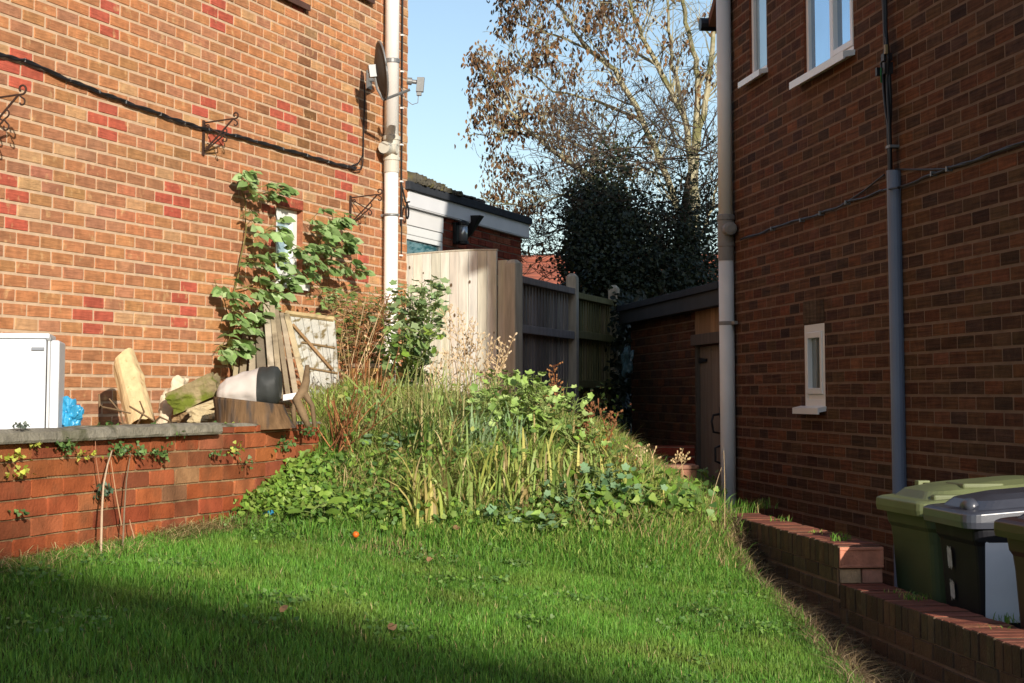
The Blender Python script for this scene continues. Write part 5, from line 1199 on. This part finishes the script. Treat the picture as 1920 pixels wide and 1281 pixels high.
# ------------------------------------------------------------------ strap leaved clumps
def strap(px, py, hpx, n, lab, pal, lean=.5, wd=(.008, .017), grp='strap leaved clumps on the bank', dr=(.4, 1.35), name='strap_leaf_clump', cat='plant', spread=.07, Y=None):
    c = ongnd(px, py) if Y is None else at(px, py, Y); h = hpx * c.y / FH; bt = Batch(); n = int(n * 1.7)
    P = arr(c) + nr.normal(0, 1, (n, 3)) * np.array([spread, spread, 0]); P[:, 2] = Gn(P[:, :2]) - .02 if Y is None else c.z
    hh = h * nr.uniform(.55, 1.12, n)
    k = nr.random(n) < .12; cc = colvar(pal, n, .18); cc[k] = colvar(DRY, k.sum(), .2)
    blades(bt, P, hh, nr.uniform(*wd, n), hh * np.abs(nr.normal(0, lean, n)), cc, seg=6, droop=nr.uniform(*dr, n))
    o = bt.build(name, M_GRASS, loc=tuple(c)); tag(o, lab, cat, grp); return o
YG = [S(164, 170, 86), S(186, 176, 98), S(146, 162, 78), S(156, 168, 84), S(196, 178, 112)]; MG = [S(146, 168, 88), S(164, 180, 102), S(130, 156, 78)]; BG = [S(146, 170, 122), S(160, 180, 138), S(126, 154, 104)]
for a in ((800, 985, 190, 30, 'large yellowing strap leaf clump lowest in the middle of the bank', YG, .45), (845, 960, 170, 26, 'green strap leaf clump right behind the yellowing one', MG, .4),
          (900, 945, 180, 28, 'tall green strap clump left of centre of the bank', MG + YG[:1], .4), (960, 960, 170, 26, 'upright strap clump in the centre of the bank above the pale weeds', YG[:3] + MG, .35),
          (1010, 935, 170, 26, 'yellow green strap clump under the second mallow', YG[:3] + MG, .35), (1050, 955, 160, 24, 'low strap clump at the right foot of the bank', MG, .4),
          (1100, 930, 150, 22, 'strap clump among the blue green leaves on the right', MG + YG[:2], .4), (1150, 925, 130, 20, 'yellowing strap clump towards the brick stub', YG, .45),
          (1200, 925, 90, 18, 'small thin strap clump nearest the brick stub', YG[:2] + MG, .5), (775, 880, 190, 36, 'dark arching grass clump beside the brown stalks', [S(78, 104, 44), S(96, 120, 52), S(66, 92, 42)], .7),
          (835, 870, 170, 30, 'arching green clump behind the yellowing strap clump', MG + BG[:1], .65), (890, 860, 170, 28, 'blue green arching clump under the tallest mallow', BG, .55),
          (960, 850, 150, 26, 'blue green strap clump high in the middle of the bank', BG, .5), (1105, 860, 110, 16, 'orange tipped strap clump high on the right of the bank', YG + [S(196, 140, 70)], .3),
          (1035, 860, 130, 22, 'mid green strap clump beneath the third mallow', MG, .4), (710, 900, 90, 20, 'short grassy clump right of the garden wall end', MG, .6), (660, 940, 70, 18, 'small grassy clump in the ground cover below the wall end', MG + LG[:1], .6), (735, 960, 75, 16, 'small tuft left of the yellowing strap clump', YG[:1] + MG, .55)):
    strap(*a, wd=(.012, .023) if a[2] in (190, 170, 180, 160, 150, 110) and a[6] < .5 else (.008, .016))
TG = [S(150, 164, 94), S(132, 152, 80), S(170, 176, 112), S(160, 150, 100)]
for a in ((745, 830, 120, 34, 'tall pale grass clump in front of the rusty drum', TG, .5), (790, 815, 115, 34, 'tall pale grass clump below the leafy shrub', TG, .5), (840, 805, 110, 34, 'tall pale grass clump in front of the middle of the gate', TG, .5), (885, 800, 105, 32, 'tall pale grass clump left of the tallest mallow', TG, .5),
          (930, 800, 100, 30, 'tall pale grass clump behind the tallest mallow', TG, .5), (700, 845, 95, 28, 'pale grass clump among the red brown stalks', TG, .6), (1000, 820, 95, 28, 'pale grass clump behind the second mallow', TG, .5), (815, 850, 120, 32, 'pale leaning grass clump above the dark arching one', TG, .7), (1130, 880, 80, 22, 'pale grass clump right of the dock stalks', TG, .6), (1175, 905, 65, 20, 'pale thin grass clump between the dock and the brick stub', TG, .6)):
    strap(a[0], a[1], a[2] * 1.3, int(a[3] * 1.6), *a[4:], wd=(.005, .012), grp='tall pale grass clumps on the bank', name='grass_clump', dr=(.1, .7), spread=.1)
# ------------------------------------------------------------------ leafy herbs
T_MAL = lobed(5, .3, .24)
def herb(px, py, toppx, toppy, lab, pal, T, size, n, stems=4, grp=None, name='mallow_plant', cat='plant', spread=.09, start=.15, wid=1.0, scol=S(110, 124, 70), Y=None, scal=1.0):
    c = ongnd(px, py) if Y is None else at(px, py, Y); top = at(toppx, toppy, c.y); t = thing(name, lab, cat, tuple(c), grp)
    mb = MB(); Q, D = [], []
    for s_ in range(stems):
        e = Vector((rng.gauss(0, spread), rng.gauss(0, spread), rng.uniform(-.14, .02) * (top.z - c.z))); b = c + Vector((rng.gauss(0, .02), rng.gauss(0, .02), -.02)); m_ = (b + top + e) / 2 + Vector((rng.gauss(0, .03), rng.gauss(0, .03), .02))
        pts = [b * (1 - q) ** 2 + m_ * 2 * q * (1 - q) + (top + e) * q * q for q in [i / 8 for i in range(9)]]
        mb.tube(pts, [.0055 - .0004 * i for i in range(9)], 5, jit(scol, .1))
        for i in range(n // stems):
            q = start + (1 - start) * ((i + rng.random()) / (n // stems)); k = min(7, int(q * 8)); p = pts[k].lerp(pts[k + 1], q * 8 - k)
            g = rng.uniform(0, 6.28); out = Vector((math.cos(g), math.sin(g), rng.uniform(.0, .7))).normalized(); L = rng.uniform(.02, .075) * scal
            mb.tube([p, p + out * L], .002, 4, jit(scol, .1)); Q.append(tuple(p + out * L)); D.append((out.x, out.y, out.z * .4 - .1))
    mb.build('stem', M_STEM, t)
    bt = Batch(); Q, D = np.array(Q), np.array(D); m_ = len(Q); leaves(bt, T, Q, D, nr.uniform(size[0], size[1], m_), colvar(pal, m_, .2), wid=wid); bt.build('leaves', M_LEAF, t); return t
ML = [S(148, 176, 92), S(162, 188, 108), S(132, 160, 80), S(174, 194, 122)]; BL = [S(120, 152, 110), S(136, 166, 124), S(104, 138, 96)]
GM = 'leafy mallow plants on the bank'
herb(930, 830, 935, 690, 'tallest pale green mallow left of the first fence post', ML, T_MAL, (.038, .075), 84, 5, GM); herb(985, 840, 985, 705, 'second pale mallow in front of the fence post', ML, T_MAL, (.038, .07), 76, 5, GM)
herb(1020, 850, 1022, 722, 'third mallow, with rounded leaves, against the dark fence', ML, T_MAL, (.036, .068), 66, 4, GM); herb(1062, 855, 1066, 738, 'rightmost mallow standing against the dark fence panel', ML, T_MAL, (.035, .065), 60, 4, GM)
herb(1085, 880, 1083, 790, 'short mallow below the rightmost tall one', ML, T_MAL, (.034, .06), 44, 4, GM); herb(890, 850, 885, 730, 'leafy mallow behind the tall seed stalks', ML + DG[:1], T_MAL, (.035, .065), 60, 4, GM)
GBL = 'blue green leafy weeds low on the bank'
herb(1125, 945, 1125, 880, 'largest blue green weed low on the right of the bank', BL, T_LOB, (.032, .058), 70, 5, GBL, 'leafy_weed', spread=.1); herb(1065, 970, 1060, 905, 'blue green weed left of the largest one', BL, T_LOB, (.03, .055), 52, 5, GBL, 'leafy_weed', spread=.09)
herb(1170, 955, 1172, 915, 'small blue green weed towards the low wall', BL, T_LOB, (.035, .055), 20, 4, GBL, 'leafy_weed', spread=.07); herb(940, 995, 938, 945, 'pale leafy weed beneath the centre strap clump', BL, T_LOB, (.04, .065), 22, 4, GBL, 'leafy_weed', spread=.06)
herb(1010, 1005, 1008, 965, 'pale crinkled weed at the lawn edge below the strap clumps', BL + ML[:1], T_OV, (.05, .09), 22, 4, GBL, 'leafy_weed', spread=.06); herb(720, 870, 735, 815, 'round leaved weed in the shade left of the dark grass clump', BL, T_RND, (.04, .065), 20, 4, GBL, 'leafy_weed', spread=.07)
herb(600, 985, 602, 940, 'broad leaved dock like weed in front of the ground cover', LG, T_OV, (.07, .12), 14, 3, GBL, 'leafy_weed', spread=.05, wid=.8)
# elder like shrub in front of the gate
SHR = [S(140, 162, 112), S(158, 176, 130), S(120, 146, 96), S(106, 132, 84)]
herb(775, 790, 790, 530, 'grey green leafy shrub growing in front of the pale gate', SHR, T_LOB, (.045, .085), 430, 13, None, 'leafy_shrub', 'shrub', spread=.13, start=.15, Y=12.2, scal=1.2)
herb(762, 740, 770, 610, 'bright leafy sprig at the foot of the soil pipe', LG + SHR, T_LOB, (.05, .085), 90, 5, None, 'leafy_shrub', 'shrub', spread=.1, start=.4, Y=11.9, scal=1.2)
CR = [S(104, 124, 60), S(128, 140, 74), S(146, 132, 78), S(90, 112, 54)]
herb(690, 720, 665, 545, 'thin brown and green creeper against the house wall beside the pipe', CR, T_OV, (.035, .065), 420, 9, None, 'wall_creeper', 'creeper', spread=.16, start=.1, Y=13.3, scal=2.2, scol=S(140, 112, 76))
herb(650, 700, 700, 560, 'sprawling creeper above the rusty drum', CR, T_OV, (.035, .06), 360, 9, None, 'wall_creeper', 'creeper', spread=.2, start=.1, Y=12.9, scal=2.2, scol=S(140, 112, 76))
# ------------------------------------------------------------------ dead stalks
def stalks(px, py, toppx, toppy, lab, n, col, spread, heads=None, Y=None, name='dead_stalks', r=.004, seeds=0, scol=None):
    c = ongnd(px, py) if Y is None else at(px, py, Y); mb = MB(); bt = Batch(); top = at(toppx, toppy, c.y)
    for i in range(n):
        b = c + Vector((rng.gauss(0, .05), rng.gauss(0, .06), -.03)); e = top + Vector((rng.gauss(0, spread), rng.gauss(0, spread), rng.uniform(-.35, .05) * (top.z - c.z)))
        m_ = b.lerp(e, .5) + Vector((rng.gauss(0, .03), rng.gauss(0, .03), .03)); cc = jit(rng.choice(col), .2)
        pts = [b * (1 - q) ** 2 + m_ * 2 * q * (1 - q) + e * q * q for q in [k / 7 for k in range(8)]]; mb.tube(pts, [r * (1 - .08 * k) for k in range(8)], 4, cc)
        for k in range(seeds):
            q = rng.uniform(.55, 1); kk = min(6, int(q * 7)); p = pts[kk].lerp(pts[kk + 1], q * 7 - kk); d = Vector((rng.gauss(0, 1), rng.gauss(0, 1), .8)).normalized() * rng.uniform(.02, .06)
            mb.tube([p, p + d], .0018, 3, cc, cap=False)
            for _ in range(3):
                s_ = p + d * rng.uniform(.6, 1.1); mb.rock(s_, (.009, .009, .013), k, jit(scol or cc, .2), n=1)
    o = mb.build(name, M_STEM, loc=tuple(c)); tag(o, lab, 'dead stalks', 'dead brown stalks'); return o
RB = [S(132, 84, 52), S(116, 72, 46), S(150, 104, 66)]; PB = [S(186, 158, 118), S(168, 138, 98), S(200, 176, 138)]
stalks(640, 850, 655, 730, 'left fan of red brown stalks rising past the garden wall end', 36, RB, .14, r=.0045); stalks(690, 850, 700, 660, 'tall red brown stalks in front of the rusty drum', 26, RB + PB[:1], .1, Y=10.6, r=.0045)
stalks(640, 800, 690, 560, 'thin tall pale stalks in front of the wall creeper', 14, PB + RB[:1], .1, Y=11.6, r=.003, seeds=2)
stalks(870, 800, 875, 585, 'tallest pale seed stalks in front of the gate', 16, PB, .11, Y=11.6, r=.003, seeds=12, scol=S(186, 166, 136)); stalks(915, 800, 915, 640, 'pale seed stalks near the gate latch', 12, PB, .08, Y=11.5, r=.003, seeds=10, scol=S(178, 156, 124))
stalks(800, 800, 815, 650, 'fine pale stalks between the shrub and the gate', 10, PB, .1, Y=11.6, r=.0028, seeds=6, scol=S(186, 168, 136))
stalks(1090, 860, 1104, 745, 'dark red dock stalk against the mossy fence', 3, RB, .03, r=.004, seeds=16, scol=S(118, 78, 52)); stalks(1140, 870, 1145, 765, 'branched brown dock stalk right of the mallows', 4, RB, .05, r=.0035, seeds=9, scol=S(124, 84, 56)); stalks(1040, 800, 1040, 685, 'dock stalk with seed heads above the second mallow', 3, RB, .03, Y=11.6, seeds=14, scol=S(140, 98, 62))
stalks(1265, 900, 1275, 840, 'short dead seed stalk in front of the brick stub', 4, PB, .03, Y=11.2, r=.003, seeds=6); stalks(1210, 910, 1190, 830, 'dead stalks beside the small thin strap clump', 6, RB + PB, .06, r=.003, seeds=3)
stalks(1350, 990, 1362, 850, 'thin dry stalk in front of the grey soil pipe', 2, PB, .02, Y=10.0, r=.0022)
# dry stems leaning on the garden wall
def stick(pxs, w0, w1, r, lab, col):
    pts = []
    for i, (a, b) in enumerate(pxs): u, z = FRW.hit(a, b, lerp(w0, w1, i / (len(pxs) - 1))); pts.append(FRW.p(u, z, lerp(w0, w1, i / (len(pxs) - 1))))
    mb = MB(); mb.tube(pts, [r * (1 - .5 * i / (len(pts) - 1)) for i in range(len(pts))], 6, col); tag(mb.build('dry_stem', M_STEM, loc=pts[0]), lab, 'stem', 'dry stems leaning on the garden wall')
stick([(189, 1050), (191, 960), (194, 910), (202, 870), (210, 845)], .12, .03, .0055, 'thickest pale stem leaning on the garden wall', S(178, 156, 130)); stick([(230, 1030), (233, 960), (237, 900), (245, 850)], .1, .03, .0045, 'dark bent stem right of the thickest pale one', S(120, 104, 84))
stick([(192, 935), (186, 900), (180, 860), (178, 805)], .05, .03, .003, 'thin reddish stem curving up to the coping joint', S(160, 112, 84)); stick([(228, 985), (218, 930), (212, 890), (208, 862)], .06, .03, .003, 'thin stem crossing between the two thicker ones', S(176, 140, 108)); stick([(252, 1010), (245, 985), (243, 975)], .08, .05, .004, 'short broken stem at the foot of the garden wall', S(170, 130, 100))
# ------------------------------------------------------------------ weeds in the garden wall
def wallweed(px, py, wpx, hpx, n_, lab, pal, size=(.014, .03), T=T_LOB3, fr=None, w=.01):
    n = int(n_ * 1.9); fr = fr or FRW; u, z = fr.hit(px, py, w); bt = Batch(); k = fr.p(u, z, w); s = k.y / FH
    Q = np.array([tuple(fr.p(u + rng.gauss(0, wpx * s * .38 / .55), z + rng.gauss(0, hpx * s * .28), w + rng.uniform(.0, .05))) for _ in range(n)])
    D = nr.normal(0, .7, (n, 3)) + arr(fr.n) * .5; leaves(bt, T, Q, D, nr.uniform(*size, n), colvar(pal, n, .2), up=np.tile(arr(fr.n) + np.array([0, 0, .6]), (n, 1)))
    tag(bt.build('wall_weed', M_LEAF, loc=tuple(k)), lab, 'weed', 'weeds rooted in the garden wall')
W1 = [S(92, 122, 64), S(110, 138, 76), S(76, 106, 56)]; WY = [S(176, 184, 70), S(160, 172, 62), S(190, 190, 96)]
for a in ((115, 838, 26, 34, 26, 'largest dark weed under the first coping slab', W1), (212, 843, 26, 26, 24, 'weed just right of the coping joint', W1), (248, 846, 20, 20, 16, 'round weed below the second coping slab', W1), (285, 850, 34, 24, 30, 'wide weed patch under the second coping slab', W1),
          (330, 812, 24, 12, 10, 'small weed at the right end of the coping', W1), (160, 852, 26, 16, 12, 'yellow green fern like weed left of the thin stems', WY), (58, 832, 14, 18, 8, 'small yellow weed under the coping near the fridge', WY), (12, 856, 34, 14, 12, 'yellow fronds at the left edge, upper pair', WY), (24, 888, 28, 18, 12, 'yellow frond cluster low at the left edge', WY),
          (400, 850, 16, 14, 8, 'small weed below the mossy slab', W1), (432, 838, 20, 20, 10, 'pale weed above the bare brick face', W1 + WY), (530, 832, 30, 26, 22, 'weed patch under the stump end', W1), (575, 808, 34, 24, 26, 'leafy weed near the end of the garden wall', W1), (455, 868, 20, 20, 9, 'tiny weed in the third course', W1), (184, 922, 22, 26, 22, 'round bluish weed ball behind the thin stems', [S(90, 112, 84), S(76, 100, 76)]), (26, 958, 12, 12, 6, 'tiny weed low on the left of the garden wall', W1), (28, 796, 26, 10, 8, 'little grey weed on the coping before the fridge', [S(96, 104, 92)])):
    wallweed(*a)
for a in ((420, 800, 40, 12, 14, 'weed on top of the wall left of the stump', W1 + WY), (190, 797, 20, 8, 8, 'weed on the coping right of the blue bag', W1), (278, 798, 18, 8, 8, 'weed on the coping below the pale log', W1)): wallweed(*a, w=-.1)
# grass tufts on the low wall
def tuft(px, py, n, hpx, lab, yellow=.2, w=-.1, spread=.03):
    zt = ZU if FL.hit(px, py, w)[0] < 0 else ZL; d = ray(px, py); p = d * (zt / d.z); bt = Batch(); P = arr(p) + nr.normal(0, spread, (n, 3)) * np.array([1, 1, 0]); P[:, 2] = zt - .004; h = hpx * p.y / FH
    c = colvar(GR, n, .2); k = nr.random(n) < yellow; c[k] = colvar(DRY[:1] + YG[:1], k.sum(), .2)
    blades(bt, P, h * nr.uniform(.5, 1.1, n), nr.uniform(.003, .006, n), h * nr.uniform(.1, .8, n), c, seg=3, droop=.4); tag(bt.build('grass_tuft', M_GRASS, loc=tuple(p)), lab, 'grass tuft', 'grass tufts growing on the low wall')
for a in ((1425, 952, 70, 26, 'thickest grass tuft on the upper wall next to the soil pipe', .2, -.1, .05), (1395, 962, 70, 34, 'tall grass tuft at the far end of the upper wall', .3, -.08, .05), (1466, 978, 26, 18, 'small green tuft second from the far end of the upper wall', .1), (1526, 1000, 20, 12, 'sparse yellowish tuft in the middle of the upper wall', .6), (1577, 1014, 44, 22, 'lush tuft near the stepped end of the upper wall', .1),
          (1678, 1112, 18, 12, 'sparse tuft nearest the step on the lower wall', .6), (1712, 1124, 60, 22, 'dense yellow green tuft on the lower wall below the black bin', .4), (1890, 1166, 40, 22, 'tuft on the lower wall near the right edge beneath the white panel', .1), (1868, 1180, 12, 16, 'tiny tuft beside the one near the right edge', .1)): tuft(*a)

# ------------------------------------------------------------------ climbing vine on the left house
vn = thing('climbing_vine', 'leafy green vine climbing round the small window of the sunlit house', 'vine', FA.p(*FA.hit(430, 690, .05), .05))
VP = [[(437, 700), (430, 650), (432, 600), (440, 545), (452, 485), (462, 425), (458, 375), (450, 340)], [(432, 600), (420, 565), (402, 525)], [(440, 545), (480, 528), (530, 522), (570, 508), (598, 470), (592, 430), (572, 412)], [(570, 508), (605, 545), (600, 580)],
      [(570, 508), (620, 490), (645, 505), (655, 520)], [(462, 425), (490, 432), (515, 425)], [(456, 365), (495, 362), (520, 368)], [(452, 485), (490, 495), (520, 480)], [(436, 615), (470, 605), (505, 625)], [(432, 640), (410, 652), (398, 660)], [(575, 500), (560, 470), (535, 462)], [(598, 450), (625, 415), (620, 400)], [(598, 470), (630, 462), (645, 470)], [(450, 345), (448, 330)], [(440, 660), (455, 670), (450, 690)], [(470, 600), (480, 575), (500, 580)], [(530, 522), (515, 545), (490, 550)]]
mb = MB(); bt = Batch(); Q, D, U_, Sz = [], [], [], []
for k, path in enumerate(VP):
    pts = wallpath(FA, path, .045, 6, .008, k); mb.tube(pts, [max(.0025, (.008 if k == 0 else .005) * (1 - .6 * i / len(pts))) for i in range(len(pts))], 5, S(112, 104, 62))
    for i in range(1 if k else 2, len(pts), 1 if k else 2):
        if k and rng.random() < .12: continue
        if k == 0 and 8 < i < 12 and rng.random() < .4: continue
        p = pts[i]; g = rng.uniform(0, 6.28); d = (FA.u * math.cos(g) + Vector((0, 0, 1)) * (math.sin(g) * .7 + .1) + FA.n * rng.uniform(.6, 1.6)).normalized(); L = rng.uniform(.06, .16); c_ = p + d * L
        mb.tube([p, p + d * L * .6 + Vector((0, 0, .01)), c_], .0022, 4, S(132, 128, 74)); nl = rng.choice((3, 5, 5)); out = Vector((d.x, d.y, d.z * .4)).normalized(); side = out.cross(Vector((0, 0, 1))).normalized(); nm = (Vector((0, 0, .75)) + FA.n * .6 + Vector((rng.gauss(0, .25), rng.gauss(0, .25), 0))).normalized()
        for j in range(nl):
            a = R(-75 + 150 * j / (nl - 1)); ld = (out * math.cos(a) + side * math.sin(a) + Vector((0, 0, -.35))).normalized(); Q.append(tuple(c_)); D.append(tuple(ld)); U_.append(tuple(nm)); Sz.append(rng.uniform(.075, .135) * (1 - .2 * abs(math.sin(a))))
mb.build('stem', M_STEM, vn)
n = len(Q); leaves(bt, T_OV, np.array(Q), np.array(D), np.array(Sz), colvar([S(126, 156, 90), S(146, 174, 112), S(110, 140, 78), S(160, 182, 128)], n, .2), wid=1.1, up=np.array(U_)); bt.build('leaves', M_LEAF, vn)

# ------------------------------------------------------------------ trees
def inside(p):
    px, py = proj(p); lim = 935 if py < 60 else (885 if py < 190 else (858 if py < 300 else (905 if py < 400 else 960)))
    return px > lim
def grow(mb, tips, p, d, L, r, depth, col, up=.12, nseg=5, wob=.16):
    if not inside(p + d.normalized() * L): L *= .45
    if not inside(p + d.normalized() * L): return
    pts = [p]; rad = [r]; cur = p; dd = d
    for i in range(nseg):
        dd = (dd + Vector((rng.gauss(0, wob), rng.gauss(0, wob), rng.gauss(up * .4, wob)))).normalized(); cur = cur + dd * (L / nseg); pts.append(cur); rad.append(max(.003, r * (1 - .75 * (i + 1) / nseg)))
        if depth > 0:
            for _ in range(1 if rng.random() < .8 else 2):
                sdv = Vector((rng.gauss(0, 1), rng.gauss(0, .7), rng.gauss(.2, .8))); nd = (dd * .8 + sdv.normalized() * .75).normalized()
                grow(mb, tips, cur, nd, L * rng.uniform(.38, .62), max(.004, rad[-1] * .62), depth - 1, col, up, max(3, nseg - 1), wob)
    mb.tube(pts, rad, 5 if r > .02 else 3, jit(col, .15), cap=False); tips.append((pts[-1], depth)); tips.append((pts[-2], depth))
TY = 22.0
bt_ = thing('bare_tree', 'tall half bare tree with clusters of brown dead leaves behind the fence', 'tree', at(1290, 742, TY) + Vector((0, 0, -1.4)))
LIMBS = [([(1292, 640), (1297, 500), (1300, 380), (1302, 290)], .17, .12, 0), ([(1302, 330), (1281, 217), (1236, 127), (1204, 68), (1186, 20), (1170, -40)], .08, .03, 3), ([(1300, 300), (1308, 181), (1306, 113), (1286, 45), (1275, -40)], .085, .04, 3), ([(1302, 300), (1322, 190), (1335, 90), (1342, 10), (1345, -40)], .08, .035, 3),
         ([(1281, 217), (1262, 120), (1255, 60), (1250, -40)], .05, .025, 3), ([(1296, 470), (1250, 330), (1204, 226), (1154, 131), (1100, 90), (1077, 60), (1050, 10), (1040, -40)], .085, .025, 3), ([(1296, 520), (1200, 420), (1114, 335), (1037, 281), (982, 240), (945, 190), (919, 122)], .08, .018, 3),
         ([(1150, 370), (1114, 290), (1041, 253), (950, 250), (875, 255)], .045, .01, 3), ([(1160, 400), (1059, 362), (1000, 392), (930, 384), (900, 370)], .03, .007, 3), ([(1204, 226), (1120, 190), (1040, 170), (985, 130), (960, 60)], .04, .01, 3), ([(1100, 90), (1020, 60), (975, 30), (950, -10)], .03, .01, 3), ([(1236, 127), (1180, 90), (1130, 20), (1110, -30)], .04, .015, 3),
         ([(1322, 190), (1345, 150), (1365, 120)], .03, .01, 2), ([(1296, 480), (1330, 400), (1350, 330)], .05, .02, 2), ([(1090, 470), (1010, 480), (980, 470)], .02, .006, 2), ([(1150, 420), (1080, 420), (1010, 445), (985, 440)], .025, .006, 2)]
mb = MB(); tips = []; BK = S(172, 164, 130)
for path, r0, r1, dep in LIMBS:
    P3 = []; yo = rng.uniform(-.6, .6)
    for i, (a, b) in enumerate(path): P3.append(at(a, b, TY + yo * (i / (len(path) - 1)) + (0 if i == 0 else rng.gauss(0, .12))))
    fine = []
    for i in range(len(P3) - 1):
        for k in range(4): q = k / 4; fine.append(P3[i].lerp(P3[i + 1], q) + Vector((rng.gauss(0, .012), rng.gauss(0, .012), rng.gauss(0, .012))))
    fine.append(P3[-1]); m_ = len(fine); rr = [lerp(r0, r1, i / (m_ - 1)) * .56 for i in range(m_)]
    mb.tube(fine, rr, 7, jit(BK, .1))
    if dep:
        tips.append((fine[-1], 1))
        for i in range(2, m_):
            if rng.random() < .62:
                dd = (fine[i] - fine[i - 1]).normalized(); nd = (dd * .7 + Vector((rng.gauss(0, .8), rng.gauss(0, .6), rng.gauss(.25, .6))).normalized() * .7).normalized()
                grow(mb, tips, fine[i], nd, rng.uniform(.45, 1.1), max(.006, rr[i] * .4), 1 if dep < 3 else rng.choice((1, 2)), BK)
b0 = at(1292, 640, TY); mb.tube([Vector((b0.x, b0.y, -1.5)), b0], [.2, .14], 10, BK)
mb.build('trunk', M_BARK, bt_)
bt = Batch(); Q, D = [], []
for p, dp in tips:
    px, py = proj(p); f = .17 if px < 1090 else (.11 if px < 1200 else .03)
    if py > 400: f *= .6
    if rng.random() < f:
        for _ in range(rng.randint(8, 20)): Q.append((p.x + rng.gauss(0, .07), p.y + rng.gauss(0, .07), p.z + rng.gauss(-.03, .07))); D.append((rng.gauss(0, .45), rng.gauss(0, .45), -1))
n = len(Q); leaves(bt, T_OV, np.array(Q), np.array(D), nr.uniform(.045, .085, n), colvar([S(122, 92, 64), S(104, 80, 62), S(144, 108, 70), S(86, 70, 60)], n, .25), wid=.85, up=nr.normal(0, 1, (n, 3))); bt.build('crown', M_DRYLEAF, bt_)
# dark ivy clad evergreen and tangled thicket
ev = thing('ivy_tree', 'dense dark ivy clad evergreen behind the fence and outhouse', 'tree', at(1150, 742, 20.5) + Vector((0, 0, -1.3)))
mb = MB(); b = at(1150, 742, 20.5); mb.tube([b + Vector((0, 0, -1.3)), b + Vector((.05, 0, .5)), b + Vector((0, 0, 1.6)), b + Vector((.1, .1, 2.4))], [.16, .14, .1, .05], 8, S(80, 70, 56)); mb.tube([b + Vector((.6, .1, -1.3)), b + Vector((.75, 0, 1.5)), b + Vector((.9, 0, 2.6))], [.1, .08, .03], 7, S(80, 70, 56))
tp2 = []
for _ in range(85):
    s_ = at(rng.uniform(1090, 1345), rng.uniform(235, 480), 20.5 + rng.gauss(0, .4)); grow(mb, tp2, s_, Vector((rng.gauss(0, 1), rng.gauss(0, .4), rng.gauss(.3, .6))).normalized(), rng.uniform(.5, 1.1), .012, 2, S(70, 60, 50), .05)
for _ in range(10):
    s_ = at(rng.uniform(1040, 1100), rng.uniform(400, 520), 19.8 + rng.gauss(0, .2)); grow(mb, tp2, s_, Vector((-1, rng.gauss(0, .3), rng.gauss(0, .5))).normalized(), rng.uniform(.4, .8), .008, 2, S(70, 60, 50), .0)
mb.build('trunk', mat('dark_bark', attr=True, var=.2, rough=.9), ev)
bt = Batch(); Q = []
LOBES = [(1130, 430, 60, 95), (1100, 390, 45, 55), (1160, 480, 90, 70), (1100, 490, 48, 50), (1230, 470, 90, 90), (1300, 490, 50, 80), (1250, 400, 60, 50), (1180, 385, 50, 40), (1120, 350, 34, 34), (1320, 420, 30, 40), (1215, 540, 110, 50), (1120, 545, 60, 35), (1230, 300, 80, 60), (1310, 320, 40, 80), (1150, 300, 40, 40)]
for (a, b_, rx, ry) in LOBES:
    for _ in range(int(rx * ry / 3.4)):
        g = rng.uniform(0, 6.28); q = rng.random() ** .5; px, py = a + rx * q * math.cos(g), b_ + ry * q * math.sin(g)
        dens = 1.0 if px < 1180 else .28 + .6 * sm((py - 440) / 100)
        if py < 400: dens *= .55 if px < 1180 else .4
        if py < 350: dens *= .35
        if rng.random() > dens: continue
        c = at(px, py, 20.5 + rng.gauss(0, .55))
        for _ in range(rng.randint(3, 7)): Q.append((c.x + rng.gauss(0, .07), c.y + rng.gauss(0, .1), c.z + rng.gauss(0, .07)))
n = len(Q); D = nr.normal(0, 1, (n, 3)); leaves(bt, T_LOB3, np.array(Q), D, nr.uniform(.028, .055, n), colvar([S(40, 52, 34), S(52, 62, 38), S(34, 44, 32), S(62, 66, 40)], n, .3)); bt.build('crown', mat('dark_ivy_leaf', attr=True, var=.1, vs=30, rough=.45, spec=.35, transl=.08), ev)
# scrub in the dark gap between fence and outhouse
bt = Batch(); Q = []
for _ in range(500):
    c = at(rng.uniform(1150, 1200), rng.uniform(560, 830), rng.uniform(18.2, 19.4)); Q += [(c.x + rng.gauss(0, .05), c.y + rng.gauss(0, .1), c.z + rng.gauss(0, .06)) for _ in range(5)]
n = len(Q); leaves(bt, T_OV, np.array(Q), nr.normal(0, 1, (n, 3)), nr.uniform(.06, .1, n), colvar([S(34, 44, 30), S(44, 50, 34)], n, .3)); c = at(1175, 742, 18.8)
tag(bt.build('dark_shrub', MATS['dark_ivy_leaf'], loc=(c.x, c.y, -1.4)), 'dark shrub filling the gap between fence end and outhouse', 'shrub')
